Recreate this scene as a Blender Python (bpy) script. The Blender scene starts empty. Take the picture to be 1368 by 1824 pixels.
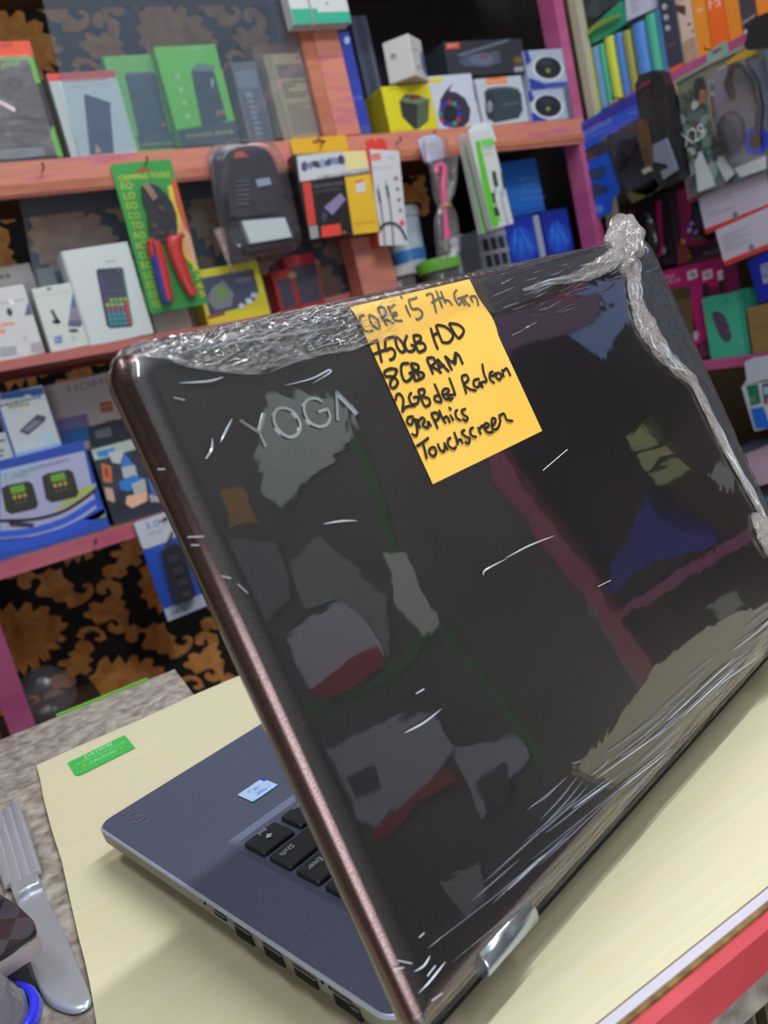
import bpy, bmesh, math, random
from math import sin, cos, pi, radians, sqrt, atan2
from mathutils import Vector, Matrix, noise
random.seed(7)
S = bpy.context.scene
COL = S.collection
# ------------------------------------------------------------------ camera
CZ = 1.115
F = 1442.8; YAW, PITCH, ROLL = .4705, -.2005, -.2415
fw = Vector((sin(YAW)*cos(PITCH), cos(YAW)*cos(PITCH), sin(PITCH)))
_r = fw.cross(Vector((0, 0, 1))).normalized(); _u = _r.cross(fw)
CR = _r*cos(ROLL) + _u*sin(ROLL); CU = -_r*sin(ROLL) + _u*cos(ROLL)
O = Vector((0, 0, CZ))
cam = bpy.data.cameras.new('camera'); camo = bpy.data.objects.new('camera', cam); COL.objects.link(camo)
camo.matrix_world = Matrix(((CR.x, CU.x, -fw.x, 0), (CR.y, CU.y, -fw.y, 0), (CR.z, CU.z, -fw.z, CZ), (0, 0, 0, 1)))
cam.sensor_fit = 'VERTICAL'; cam.sensor_height = 36; cam.lens = F/1824*36
cam.clip_start = .01
cam.dof.use_dof = True; cam.dof.focus_distance = .36; cam.dof.aperture_fstop = 13
S.camera = camo
# ------------------------------------------------------------------ world, lamps, exposure
w = bpy.data.worlds.new('world'); S.world = w; w.use_nodes = True
w.node_tree.nodes['Background'].inputs[0].default_value = (.86, .93, 1, 1)
w.node_tree.nodes['Background'].inputs[1].default_value = 8.0
S.view_settings.view_transform = 'Standard'; S.view_settings.look = 'None'
S.view_settings.gamma = 1; S.view_settings.use_curve_mapping = False
S.view_settings.exposure = 0.0
def area(loc, rot, sx, sy, power, color=(1, 1, 1)):
    d = bpy.data.lights.new('tube_light', 'AREA'); d.shape = 'RECTANGLE'; d.size = sx; d.size_y = sy
    d.energy = power; d.color = color
    o = bpy.data.objects.new('tube_light', d); COL.objects.link(o); o.location = loc; o.rotation_euler = rot
    return o
LAMPS = [((.75, -.05, 2.52), 16, 20), ((-.35, .3, 2.52), 90, 6), ((.55, -1.0, 2.52), 90, 13), ((.9, .85, 2.52), 0, 7)]
for (p, rz, pw) in LAMPS:
    area((p[0], p[1], p[2]-.03), (0, 0, radians(rz)), 1.15, .05, pw, (.93, .97, 1))
# ------------------------------------------------------------------ helpers
def ray(x, y): return CR*((x-684)/F) + CU*(-(y-912)/F) + fw
def at(x, y, ax, v):
    d = ray(x, y); o = (0, 0, CZ)[ax]; return O + d*((v-o)/d[ax])
def onpl(x, y, P, N):
    d = ray(x, y); return O + d*((P-O).dot(N)/d.dot(N))
def lin(c):
    c = c/255; return c/12.92 if c <= .04045 else ((c+.055)/1.055)**2.4
_m = {}
def new_mat(name):
    m = bpy.data.materials.new(name); m.use_nodes = True
    return m, m.node_tree, m.node_tree.nodes['Principled BSDF']
def mat(rgb, rough=.55, metal=0, coat=0, spec=.5, emit=0, nm=None, alpha=1):
    k = (tuple(rgb), rough, metal, coat, spec, emit, alpha)
    if k in _m: return _m[k]
    m, t, b = new_mat(nm or 'paint_%02x%02x%02x' % tuple(int(c) for c in rgb))
    c = tuple(lin(x) for x in rgb)+(1,)
    b.inputs['Base Color'].default_value = c; b.inputs['Roughness'].default_value = rough
    b.inputs['Metallic'].default_value = metal; b.inputs['Coat Weight'].default_value = coat
    b.inputs['Coat Roughness'].default_value = .06
    b.inputs['Specular IOR Level'].default_value = spec
    if alpha < 1: b.inputs['Alpha'].default_value = alpha
    if emit: b.inputs['Emission Color'].default_value = c; b.inputs['Emission Strength'].default_value = emit
    _m[k] = m; return m
def N_(t, typ, **kw):
    n = t.nodes.new(typ)
    for k, v in kw.items():
        if k in n.inputs: n.inputs[k].default_value = v
        else: setattr(n, k, v)
    return n
def noisy(rgb1, rgb2, scale=20, rough=.6, stretch=(1, 1, 1), detail=6, bump=0, lo=.35, hi=.65, metal=0, coat=0, dist=0, bscale=None, third=None):
    m, t, b = new_mat('textured')
    tc = N_(t, 'ShaderNodeTexCoord'); mp = N_(t, 'ShaderNodeMapping'); mp.inputs['Scale'].default_value = stretch
    t.links.new(tc.outputs['Object'], mp.inputs[0])
    nz = N_(t, 'ShaderNodeTexNoise'); nz.inputs['Scale'].default_value = scale; nz.inputs['Detail'].default_value = detail
    nz.inputs['Distortion'].default_value = dist
    t.links.new(mp.outputs[0], nz.inputs['Vector'])
    cr = N_(t, 'ShaderNodeValToRGB'); e = cr.color_ramp.elements
    e[0].position = lo; e[1].position = hi
    e[0].color = tuple(lin(x) for x in rgb1)+(1,); e[1].color = tuple(lin(x) for x in rgb2)+(1,)
    if third:
        q = e.new((lo+hi)/2); q.color = tuple(lin(x) for x in third)+(1,)
    t.links.new(nz.outputs[0], cr.inputs[0]); t.links.new(cr.outputs[0], b.inputs['Base Color'])
    b.inputs['Roughness'].default_value = rough; b.inputs['Metallic'].default_value = metal; b.inputs['Coat Weight'].default_value = coat
    b.inputs['Coat Roughness'].default_value = .08
    if bump:
        bp = N_(t, 'ShaderNodeBump'); bp.inputs['Strength'].default_value = bump; bp.inputs['Distance'].default_value = .002
        src = nz
        if bscale:
            src = N_(t, 'ShaderNodeTexNoise'); src.inputs['Scale'].default_value = bscale; t.links.new(mp.outputs[0], src.inputs['Vector'])
        t.links.new(src.outputs[0], bp.inputs['Height']); t.links.new(bp.outputs[0], b.inputs['Normal'])
    return m
def clear_mat(name, tint=(255, 255, 255), fac=1.0, rough=.05, haze=0.0, bump=0, bscale=80, hazecol=(220, 225, 235), stretch=(1, 1, 1)):
    """clear plastic or glass: what lies behind, plus fresnel gloss, plus a little milky scatter"""
    m = bpy.data.materials.new(name); m.use_nodes = True; t = m.node_tree; t.nodes.clear()
    out = N_(t, 'ShaderNodeOutputMaterial'); tr = N_(t, 'ShaderNodeBsdfTransparent')
    tr.inputs[0].default_value = tuple(lin(x) for x in tint)+(1,)
    gl = N_(t, 'ShaderNodeBsdfGlossy'); gl.inputs['Roughness'].default_value = rough
    fr = N_(t, 'ShaderNodeFresnel'); fr.inputs[0].default_value = 1.5
    ge = N_(t, 'ShaderNodeNewGeometry'); io = N_(t, 'ShaderNodeMath', operation='MULTIPLY_ADD'); io.inputs[1].default_value = 1/1.5-1.5; io.inputs[2].default_value = 1.5
    t.links.new(ge.outputs['Backfacing'], io.inputs[0]); t.links.new(io.outputs[0], fr.inputs[0])   # thin sheet: same gloss from both sides
    mul = N_(t, 'ShaderNodeMath', operation='MULTIPLY'); mul.inputs[1].default_value = fac; mul.use_clamp = True
    t.links.new(fr.outputs[0], mul.inputs[0])
    df = N_(t, 'ShaderNodeBsdfDiffuse'); df.inputs[0].default_value = tuple(lin(x) for x in hazecol)+(1,)
    m1 = N_(t, 'ShaderNodeMixShader'); m1.inputs[0].default_value = haze
    t.links.new(tr.outputs[0], m1.inputs[1]); t.links.new(df.outputs[0], m1.inputs[2])
    m2 = N_(t, 'ShaderNodeMixShader'); t.links.new(mul.outputs[0], m2.inputs[0])
    t.links.new(m1.outputs[0], m2.inputs[1]); t.links.new(gl.outputs[0], m2.inputs[2])
    t.links.new(m2.outputs[0], out.inputs[0])
    if bump:
        tc = N_(t, 'ShaderNodeTexCoord'); mp = N_(t, 'ShaderNodeMapping'); mp.inputs['Scale'].default_value = stretch
        t.links.new(tc.outputs['Object'], mp.inputs[0])
        nz = N_(t, 'ShaderNodeTexNoise'); nz.inputs['Scale'].default_value = bscale; nz.inputs['Detail'].default_value = 4
        nz.inputs['Distortion'].default_value = 1.2
        t.links.new(mp.outputs[0], nz.inputs['Vector'])
        bp = N_(t, 'ShaderNodeBump'); bp.inputs['Strength'].default_value = bump; bp.inputs['Distance'].default_value = .003
        t.links.new(nz.outputs[0], bp.inputs['Height'])
        for q in (gl, fr, df): t.links.new(bp.outputs[0], q.inputs['Normal'])
    return m
def place(o, M, parent=None):
    if parent is not None:
        o.parent = parent; o.matrix_basis = parent.matrix_basis.inverted() @ M if parent.parent is None else (parent.parent.matrix_basis @ parent.matrix_basis).inverted() @ M
    else: o.matrix_basis = M
def tag(o, label=None, cat=None, group=None, kind=None):
    if label: o['label'] = label
    if cat: o['category'] = cat
    if group: o['group'] = group
    if kind: o['kind'] = kind
    return o
def empty(name, M, label, cat, group=None):
    o = bpy.data.objects.new(name, None); o.empty_display_size = .02; COL.objects.link(o); o.matrix_basis = M
    return tag(o, label, cat, group)
def link(name, me, M=Matrix(), parent=None):
    o = bpy.data.objects.new(name, me); COL.objects.link(o); place(o, M, parent); return o
class MB:
    """collects polygons with materials, makes one mesh"""
    def __init__(s): s.v = []; s.f = []; s.fm = []; s.m = []; s.smooth = []
    def mi(s, m):
        if m not in s.m: s.m.append(m)
        return s.m.index(m)
    def add(s, vs, fs, m, smooth=False):
        n = len(s.v); s.v += [tuple(v) for v in vs]; k = s.mi(m)
        for f in fs: s.f.append([n+i for i in f]); s.fm.append(k); s.smooth.append(smooth)
    def box(s, x0, x1, y0, y1, z0, z1, m, bev=0, M=None):
        bm = bmesh.new(); bmesh.ops.create_cube(bm, size=1)
        for v in bm.verts: v.co = Vector(((x0+x1)/2+v.co.x*(x1-x0), (y0+y1)/2+v.co.y*(y1-y0), (z0+z1)/2+v.co.z*(z1-z0)))
        if bev: bmesh.ops.bevel(bm, geom=bm.edges[:], offset=bev, segments=2, affect='EDGES', profile=.6)
        if M is not None: bm.transform(M)
        bm.verts.index_update(); s.add([v.co.copy() for v in bm.verts], [[v.index for v in f.verts] for f in bm.faces], m); bm.free()
    def prism(s, pts, y0, y1, m, axis=1):
        """pts outline; extruded along local y from y0 to y1 (axis=1) or z (axis=2)"""
        n = len(pts); P = (lambda p, d: (p[0], d, p[1])) if axis == 1 else (lambda p, d: (p[0], p[1], d))
        vs = [P(p, y0) for p in pts]+[P(p, y1) for p in pts]
        fs = [list(range(n)), list(range(2*n-1, n-1, -1))]+[[i, n+i, n+(i+1) % n, (i+1) % n] for i in range(n)]
        s.add(vs, fs, m)
    def loft(s, loops, m, cap0=True, cap1=True, smooth=True, closed=True):
        n = len(loops[0]); vs = [p for l in loops for p in l]; fs = []
        for i in range(len(loops)-1):
            for j in range(n if closed else n-1):
                k = (j+1) % n; fs.append([i*n+j, i*n+k, (i+1)*n+k, (i+1)*n+j])
        s.add(vs, fs, m, smooth)
        if cap0: s.add(loops[0], [list(range(n))[::-1]], m)
        if cap1: s.add(loops[-1], [list(range(n))], m)
    def tube(s, pts, r, m, n=10, cap=True):
        pts = [Vector(p) for p in pts]; loops = []; up = None
        for i, p in enumerate(pts):
            d = (pts[min(i+1, len(pts)-1)]-pts[max(i-1, 0)]).normalized()
            if up is None: up = d.orthogonal().normalized()
            up = (up-d*up.dot(d)).normalized(); sd = d.cross(up)
            rr = r[i] if isinstance(r, (list, tuple)) else r
            loops.append([p+(up*cos(2*pi*k/n)+sd*sin(2*pi*k/n))*rr for k in range(n)])
        s.loft(loops, m, cap, cap)
    def build(s, name, M=Matrix(), parent=None):
        me = bpy.data.meshes.new(name); me.from_pydata(s.v, [], s.f)
        for m in s.m: me.materials.append(m)
        me.polygons.foreach_set('material_index', s.fm); me.polygons.foreach_set('use_smooth', s.smooth)
        me.update(); return link(name, me, M, parent)
_tc = {}
def text_geo(t):
    if t in _tc: return _tc[t]
    c = bpy.data.curves.new('t', 'FONT'); c.body = t; c.resolution_u = 3; o = bpy.data.objects.new('t', c); COL.objects.link(o)
    dg = bpy.context.evaluated_depsgraph_get(); me = bpy.data.meshes.new_from_object(o.evaluated_get(dg))
    vs = [v.co.copy() for v in me.vertices]; fs = [list(p.vertices) for p in me.polygons]
    bpy.data.objects.remove(o); bpy.data.meshes.remove(me); bpy.data.curves.remove(c)
    if not vs: vs = [Vector((0, 0, 0))]; fs = []
    x0 = min(v.x for v in vs); x1 = max(v.x for v in vs); y0 = min(v.y for v in vs); y1 = max(v.y for v in vs)
    vs = [((v.x-x0)/max(x1-x0, 1e-6), (v.y-y0)/max(y1-y0, 1e-6)) for v in vs]
    _tc[t] = (vs, fs); return _tc[t]
def ribbon(pts, wd):
    n = len(pts); L = []; R = []
    for i in range(n):
        a0 = pts[max(i-1, 0)]; b0 = pts[min(i+1, n-1)]
        dx, dy = b0[0]-a0[0], b0[1]-a0[1]; q = sqrt(dx*dx+dy*dy) or 1
        ww = (wd[i] if isinstance(wd, (list, tuple)) else wd)/2
        L.append((pts[i][0]-dy/q*ww, pts[i][1]+dx/q*ww)); R.append((pts[i][0]+dy/q*ww, pts[i][1]-dx/q*ww))
    return L, R
def smoothpts(pts, k=6):
    if len(pts) < 3: return pts
    P = [pts[0]]+list(pts)+[pts[-1]]; out = []
    for i in range(1, len(P)-2):
        for j in range(k):
            t = j/k; t2 = t*t; t3 = t2*t
            out.append(tuple(.5*((2*P[i][c])+(-P[i-1][c]+P[i+1][c])*t+(2*P[i-1][c]-5*P[i][c]+4*P[i+1][c]-P[i+2][c])*t2+(-P[i-1][c]+3*P[i][c]-3*P[i+1][c]+P[i+2][c])*t3) for c in range(2)))
    out.append(tuple(pts[-1])); return out
class Face:
    """a flat rectangular front whose frame is (P0, right, out, up); print is laid on it as thin ink polygons"""
    def __init__(s, P0, R, Nn, U, W, H):
        s.P0, s.R, s.N, s.U, s.W, s.H = P0, R, Nn, U, W, H; s.mb = MB(); s.lay = 0; s.clip = True
    def M(s):
        R, D, U, P = s.R, -s.N, s.U, s.P0
        return Matrix(((R.x, D.x, U.x, P.x), (R.y, D.y, U.y, P.y), (R.z, D.z, U.z, P.z), (0, 0, 0, 1)))
    def px(s, x, y):
        q = onpl(x, y, s.P0, s.N)-s.P0; return (q.dot(s.R), q.dot(s.U))
    def _clip(s, p):
        e = .0006
        for ax, lim, sg in ((0, e, 1), (0, s.W-e, -1), (1, e, 1), (1, s.H-e, -1)):
            out = []
            for i in range(len(p)):
                A, B = p[i-1], p[i]; ia = sg*(A[ax]-lim) >= 0; ib = sg*(B[ax]-lim) >= 0
                if ia != ib:
                    t = (lim-A[ax])/(B[ax]-A[ax]); out.append((A[0]+(B[0]-A[0])*t, A[1]+(B[1]-A[1])*t))
                if ib: out.append(B)
            p = out
            if len(p) < 3: return []
        return p
    def poly(s, p, c, keep=False, **k):
        m = c if isinstance(c, bpy.types.Material) else mat(c, **k)
        if s.clip: p = s._clip(list(p))
        if len(p) < 3: return
        if not keep: s.lay += 1
        s.mb.add([(x, -.00025-.00006*(s.lay+(1 if keep else 0)), z) for x, z in p], [list(range(len(p)))], m)
    def uv(s, p): return [(x*s.W, y*s.H) for x, y in p]
    def rect(s, x0, y0, x1, y1, c, **k): s.poly(s.uv([(x0, y0), (x1, y0), (x1, y1), (x0, y1)]), c, **k)
    def pp(s, pts, c, **k): s.poly([s.px(*p) for p in pts], c, **k)
    def ell(s, cx, cy, rx, ry, c, rot=0, n=28, **k):
        s.poly([(cx*s.W+(rx*cos(t)*cos(rot)-ry*sin(t)*sin(rot))*s.W, cy*s.H+(rx*cos(t)*sin(rot)+ry*sin(t)*cos(rot))*s.W) for t in [2*pi*i/n for i in range(n)]], c, **k)
    def pell(s, cx, cy, rx, ry, c, rot=0, n=28, **k):
        s.pp([(cx+rx*cos(t)*cos(rot)-ry*sin(t)*sin(rot), cy+rx*cos(t)*sin(rot)+ry*sin(t)*cos(rot)) for t in [2*pi*i/n for i in range(n)]], c, **k)
    def strokem(s, pts, wd, c, **k):
        """pts, wd in metres"""
        L, R = ribbon(pts, wd); s.lay += 1; m = c if isinstance(c, bpy.types.Material) else mat(c, **k)
        y = -.00025-.00006*s.lay; n = len(L)
        s.mb.add([(x, y, z) for x, z in L+R], [[i, n+i, n+i+1, i+1] for i in range(n-1)], m)
        s.lay -= 1
    def pstroke(s, pts, wpx, c, sm=True, **k):
        pts = smoothpts(pts) if sm else pts
        sc = abs(s.px(pts[0][0]+10, pts[0][1])[0]-s.px(*pts[0])[0])/10
        s.strokem([s.px(*p) for p in pts], wpx*sc, c, **k)
    def text(s, t, x0, y0, x1, h, c, rot=0, **k):
        """fractional start, width and height; rot about the start in degrees"""
        vs, fs = text_geo(t); s.lay += 1; m = c if isinstance(c, bpy.types.Material) else mat(c, **k)
        W = (x1-x0)*s.W; Hh = h*s.H; a = radians(rot); y = -.00025-.00006*s.lay
        s.mb.add([(x0*s.W+x*W*cos(a)-z*Hh*sin(a), y, y0*s.H+x*W*sin(a)+z*Hh*cos(a)) for x, z in vs], fs, m)
    def ptext(s, t, p0, p1, p2, c, **k):
        """p0 bottom-left, p1 bottom-right, p2 top-left of the lettering, in photo pixels"""
        vs, fs = text_geo(t); s.lay += 1; m = c if isinstance(c, bpy.types.Material) else mat(c, **k)
        a, b, d = Vector(s.px(*p0)), Vector(s.px(*p1)), Vector(s.px(*p2)); y = -.00025-.00006*s.lay
        q = [a+(b-a)*x+(d-a)*z for x, z in vs]
        s.mb.add([(v.x, y, v.y) for v in q], fs, m)
    def lines(s, x0, y0, x1, y1, n, c, jitter=.3):
        """rows of unreadable small print"""
        for i in range(n):
            yy = y1-(y1-y0)*(i+.5)/n; hh = (y1-y0)/n*.28; x = x0
            while x < x1-.01:
                wv = min(x1-x, (x1-x0)*random.uniform(.06, .2)); s.rect(x, yy-hh, x+wv, yy+hh, c, keep=True); x += wv+(x1-x0)*.03
                if random.random() < .08 and i > 0: break
        s.lay += 1
def face(BL, BR, TL, y=1.4, ax=1, yaw=0, rest=None, tilt=True, lean=0, swing=0):
    """rectangle standing at world plane (ax = y), turned by yaw; the corners come from the calibrated camera"""
    P = at(BL[0], BL[1], ax, y)
    Nn = Vector((sin(radians(yaw)), -cos(radians(yaw)), 0))
    if lean: Nn = (Nn*cos(radians(lean))+Vector((0, 0, 1))*sin(radians(lean))).normalized()
    B = onpl(BR[0], BR[1], P, Nn); T = onpl(TL[0], TL[1], P, Nn)
    R = (B-P); hor = Vector((0, 0, 1)).cross(Nn)*-1
    hor = Vector((0, 0, 1)).cross(-Nn).normalized()
    hor = Vector((cos(radians(yaw)), sin(radians(yaw)), 0))
    if not tilt or rest is not None: W = R.dot(hor); R = hor
    else: W = R.length; R = R.normalized()
    U = R.cross(Nn)*-1
    U = Nn.cross(R)*1
    if U.z < 0: U = -U
    H = (T-P).dot(U)
    if rest is not None:
        dz = P.z-rest; P = P-U*(dz/U.z); H += dz/U.z
    return Face(P, R, Nn, U, W, H)
def finish(f, root, nm='printed_front'):
    if f.mb.v: f.mb.build(nm, f.M(), root)
def carton(name, label, BL, BR, TL, depth, color, y=1.4, draw=None, cat='box', group=None, bev=.0012, rough=.5, coat=0, sidecol=None, **kw):
    f = face(BL, BR, TL, y=y, **kw)
    m = color if isinstance(color, bpy.types.Material) else mat(color, rough, coat=coat)
    b = MB(); b.box(0, f.W, 0, depth, 0, f.H, m, bev)
    # glued end flaps: a tuck flap on top and a seam lip on the side
    m2 = mat(sidecol, rough) if sidecol else m
    b.box(.003, f.W-.003, .003, depth-.003, f.H-.0004, f.H+.0005, m2)
    if sidecol:
        b.box(-.0004, .0006, .001, depth-.001, .002, f.H-.002, m2); b.box(f.W-.0006, f.W+.0004, .001, depth-.001, .002, f.H-.002, m2)
    o = b.build(name, f.M()); tag(o, label, cat, group)
    if draw: draw(f); finish(f, o)
    return o, f
# ------------------------------------------------------------------ setting
def struct(name, mb, M=Matrix(), parent=None):
    o = mb.build(name, M, parent); o['kind'] = 'structure'; return o
wallm = noisy((150, 140, 130), (165, 155, 146), 6, .8)
black_paper = noisy((22, 16, 20), (34, 26, 28), 30, .75)
b = MB(); b.box(-1.6, 1.72, 1.68, 1.74, 0, 2.6, black_paper); wall_back = struct('wall_back', b)
b = MB(); b.box(1.69, 1.75, -2.0, 1.68, 0, 2.6, noisy((92, 78, 60), (112, 96, 74), 5, .8)); struct('wall_right', b)
b = MB(); b.box(-1.66, -1.6, -2.0, 1.74, 0, 2.6, wallm); struct('wall_left', b)
b = MB()   # street side: wall with the wide shop doorway on its left
b.box(-1.6, -1.05, -2.06, -2.0, 0, 2.6, wallm); b.box(-.2, 1.69, -2.06, -2.0, 0, 2.6, wallm); b.box(-1.05, -.2, -2.06, -2.0, 2.15, 2.6, wallm)
struct('wall_front', b)
b = MB()
for q in range(2): b.box((-1.05, -.24)[q], (-1.01, -.2)[q], -2.07, -1.99, 0, 2.15, mat((120, 60, 50)), .003)
b.box(-1.05, -.2, -2.07, -1.99, 2.11, 2.15, mat((120, 60, 50)), .003)
for q in range(8): b.box(-1.01, -.24, -2.04, -2.02, 1.50+q*.078, 1.574+q*.078, mat((120, 126, 130), .5, .3), .004)  # half-lowered shutter slats, added out of view to keep the doorway light low
o = b.build('door_1'); o['kind'] = 'structure'
b = MB(); b.box(-1.66, 1.75, -2.06, 1.74, -.05, 0, noisy((120, 110, 100), (150, 140, 128), 8, .6)); struct('floor', b)
b = MB(); b.box(-1.66, 1.75, -2.06, 1.74, 2.6, 2.65, mat((215, 215, 212), .8)); struct('ceiling', b)
# damask scrolls printed on the black wallpaper behind the shelves
gold = noisy((206, 134, 66), (240, 172, 98), 45, .5, detail=3)
C2 = lambda X, Y: (X/2.736, 900+Y/2.736)
PIECES = [
 [(85,390),(85,340),(130,310),(180,340),(215,330),(235,305),(270,318),(298,305),(308,350),(335,372),(362,385),(352,412),(375,428),(405,432),(425,415),(425,398),(405,402),(402,385),(430,378),(452,390),(457,420),(440,450),(415,472),(375,492),(335,502),(322,470),(270,472),(255,448),(185,445),(170,425),(190,395),(205,372),(180,352),(152,362),(150,400),(115,412)],
 [(468,420),(470,385),(500,360),(535,358),(560,372),(590,380),(598,425),(585,455),(615,470),(600,495),(630,518),(622,560),(628,590),(605,618),(570,628),(530,612),(520,590),(540,570),(565,590),(580,585),(570,560),(540,555),(510,570),(470,582),(450,555),(410,545),(405,525),(440,510),(430,480),(460,470),(500,480),(515,450),(545,435),(530,400),(512,405),(520,430),(490,435)],
 [(520,650),(505,615),(475,592),(430,588),(395,600),(370,640),(395,652),(365,680),(365,705),(330,720),(345,745),(285,760),(280,780),(325,790),(310,820),(270,825),(240,845),(245,875),(275,900),(300,880),(330,890),(372,862),(362,835),(390,815),(420,828),(450,800),(425,775),(458,752),(430,735),(462,700),(440,665),(405,660),(412,625),(450,610),(485,622),(488,645),(465,640),(460,655),(490,665)],
 [(-60,500),(-20,470),(10,520),(50,470),(85,520),(120,472),(150,475),(160,520),(200,490),(240,495),(235,540),(270,535),(300,540),(295,570),(335,575),(320,600),(285,620),(325,650),(300,668),(260,660),(300,695),(262,705),(235,700),(245,745),(215,762),(185,735),(195,790),(160,812),(140,770),(120,830),(90,800),(60,850),(30,790),(0,820),(-20,770),(-60,790),(-70,740),(-110,730),(-90,690),(-130,660),(-95,620),(-120,580),(-80,560)],
]
b = MB(); Wp = 1.68
fold = [[at(*C2(*p), 1, Wp) for p in q] for q in PIECES]
e1 = at(*C2(613+12, 596+10), 1, Wp)-at(*C2(100, 340), 1, Wp); ex, ez = e1.x, e1.z
k = 0
for i in range(-6, 7):
    for j in range(-5, 6):
        dx = i*ex; dz = i*ez-2*j*ez
        for q in fold:
            k += 1; pts = [(p.x+dx, p.z+dz) for p in q]
            if min(p[0] for p in pts) < -1.55 or max(p[0] for p in pts) > 1.66 or min(p[1] for p in pts) < .05 or max(p[1] for p in pts) > 2.5: continue
            b.add([(p[0], Wp-.0012, p[1]) for p in pts], [list(range(len(pts)))], gold)
            cx = sum(p[0] for p in pts)/len(pts); cz = sum(p[1] for p in pts)/len(pts)
o = b.build('wallpaper_print', Matrix(), wall_back); o['kind'] = 'stuff'

# ------------------------------------------------------------------ shelving
woodpink = noisy((196, 122, 104), (192, 106, 120), 9, .6, (1, 1, 8), third=(206, 132, 106), bump=.15)
woodpink2 = noisy((186, 108, 92), (180, 96, 110), 7, .6, (1, 6, 1))
orange = noisy((190, 118, 88), (170, 98, 74), 14, .65, (1, 1, 4))
pink = noisy((170, 74, 124), (184, 92, 138), 8, .6, (1, 1, 4))
pinkr = noisy((186, 84, 112), (200, 112, 124), 8, .6, (1, 1, 4))
cream = mat((176, 172, 150)); darkwood = noisy((60, 44, 34), (84, 62, 46), 8, .7, (1, 6, 1))
rack = empty('wall_shelf', Matrix.Translation((.5, 1.54, 0)), 'pink painted wooden shelving full of boxed goods along the back wall', 'shelf')
s1 = lambda x: 1.5142-.0265*(x-.2154)
s2 = lambda x: 1.2273-.036*(x-.126)
s3 = lambda x: .9237-.006*(x-.03)
def board(fn, th, x0, x1, nm, m, front=1.4, back=1.675):
    b = MB(); b.prism([(x0, fn(x0)-th), (x1, fn(x1)-th), (x1, fn(x1)), (x0, fn(x0))], front, back, m); return b.build(nm, Matrix(), rack)
board(s1, .02, -.55, 1.42, 'shelf_board', darkwood, 1.412); board(s2, .0155, -.55, 1.42, 'shelf_board', woodpink2)
board(s3, .02, -.55, 1.42, 'shelf_board', noisy((176, 118, 92), (150, 96, 74), 10, .6, (6, 1, 1)), 1.412)
board(lambda x: 1.87, .02, -.55, 1.42, 'shelf_board', darkwood)
o = board(s1, .052, -.55, 1.42, 'shelf_lip', woodpink, 1.4, 1.411); o['label'] = 'pinkish orange painted front lip of the top shelf'
b = MB(); f1 = lambda x: s1(x)-.034
b.prism([(-.55, f1(-.55)-.018), (1.42, f1(1.42)-.011), (1.42, f1(1.42)), (-.55, f1(-.55))], 1.397, 1.3995, orange); b.build('edge_strip', Matrix(), rack)
o = board(lambda x: s3(x)-.0005, .0225, -.55, 1.42, 'shelf_lip', pinkr, 1.4, 1.411); o['label'] = 'pink painted front lip of the lowest shelf'
for (x0, x1, z0, z1, m, nm) in ((.783, .862, .925, 1.186, woodpink, 'upright_post'), (.783, .862, 1.206, 1.46, woodpink, 'upright_post'), (.778, .805, 1.50, 1.85, orange, 'upright_post'), (.8055, .857, 1.50, 1.85, woodpink, 'upright_post'),
                              (-.036, .003, 0, .9, pink, 'upright_post'), (-.56, -.53, 0, 1.87, pink, 'upright_post'), (1.3985, 1.424, 0, 1.9, pink, 'upright_post')):
    b = MB(); b.box(x0, x1, 1.4015, 1.45, z0, z1, m, .001); b.build(nm, Matrix(), rack)
pa = at(527, 546, 1, 1.46); pb = at(634, 517, 1, 1.46); b = MB(); b.prism([(pa.x, pa.z-.016), (pb.x, pb.z-.016), (pb.x, pb.z), (pa.x, pa.z)], 1.46, 1.675, woodpink2); b.build('ledge_board', Matrix(), rack)
# nails in the lip that carry the hanging packs
def nail(x, y, z, parent, d=(0, -1, 0)):
    b = MB(); p = Vector((x, y, z)); q = p+Vector(d)*.02; b.tube([p, q, q+Vector((0, 0, .004))], .0012, mat((70, 55, 50), .4, 1), 6); b.tube([q+Vector((0, 0, .004)), q+Vector((0, 0, .006))], .0024, mat((70, 55, 50), .4, 1), 8)
    b.build('nail', Matrix(), parent)
for px, py in ((75, 305), (258, 293), (567, 263), (765, 246), (855, 238), (705, 256)):
    p = at(px, py, 1, 1.4); nail(p.x, 1.3995, min(p.z, s1(p.x)-.006), rack)
p = at(168, 965, 1, 1.4); nail(p.x, 1.3995, p.z, rack)
p = at(290, 922, 1, 1.4); nail(p.x, 1.3995, s3(p.x)-.008, rack)
# sliding glass panes of the shelf (left bay)
glass = clear_mat('pane_glass', (244, 248, 250), 1.0, .02, haze=.07, hazecol=(190, 210, 235))  # bluish haze colours in the veil of lamp light reflected by the panes
def pane(pts, y, nm='glass_pane'):
    P = [at(x, yy, 1, y) for x, yy in pts]; b = MB(); b.prism([(p.x, p.z) for p in P], y-.0015, y+.0015, glass); return b.build(nm, Matrix(), rack)
pts = [(72, -40), (560, -60), (563, 40), (592, 236), (110, 280)]
pane([(66, -40), (555, -60), (593, 238), (140, 277)], 1.4085)
pane([(34, 352), (640, 290), (652, 520), (88, 634)], 1.47)
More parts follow.
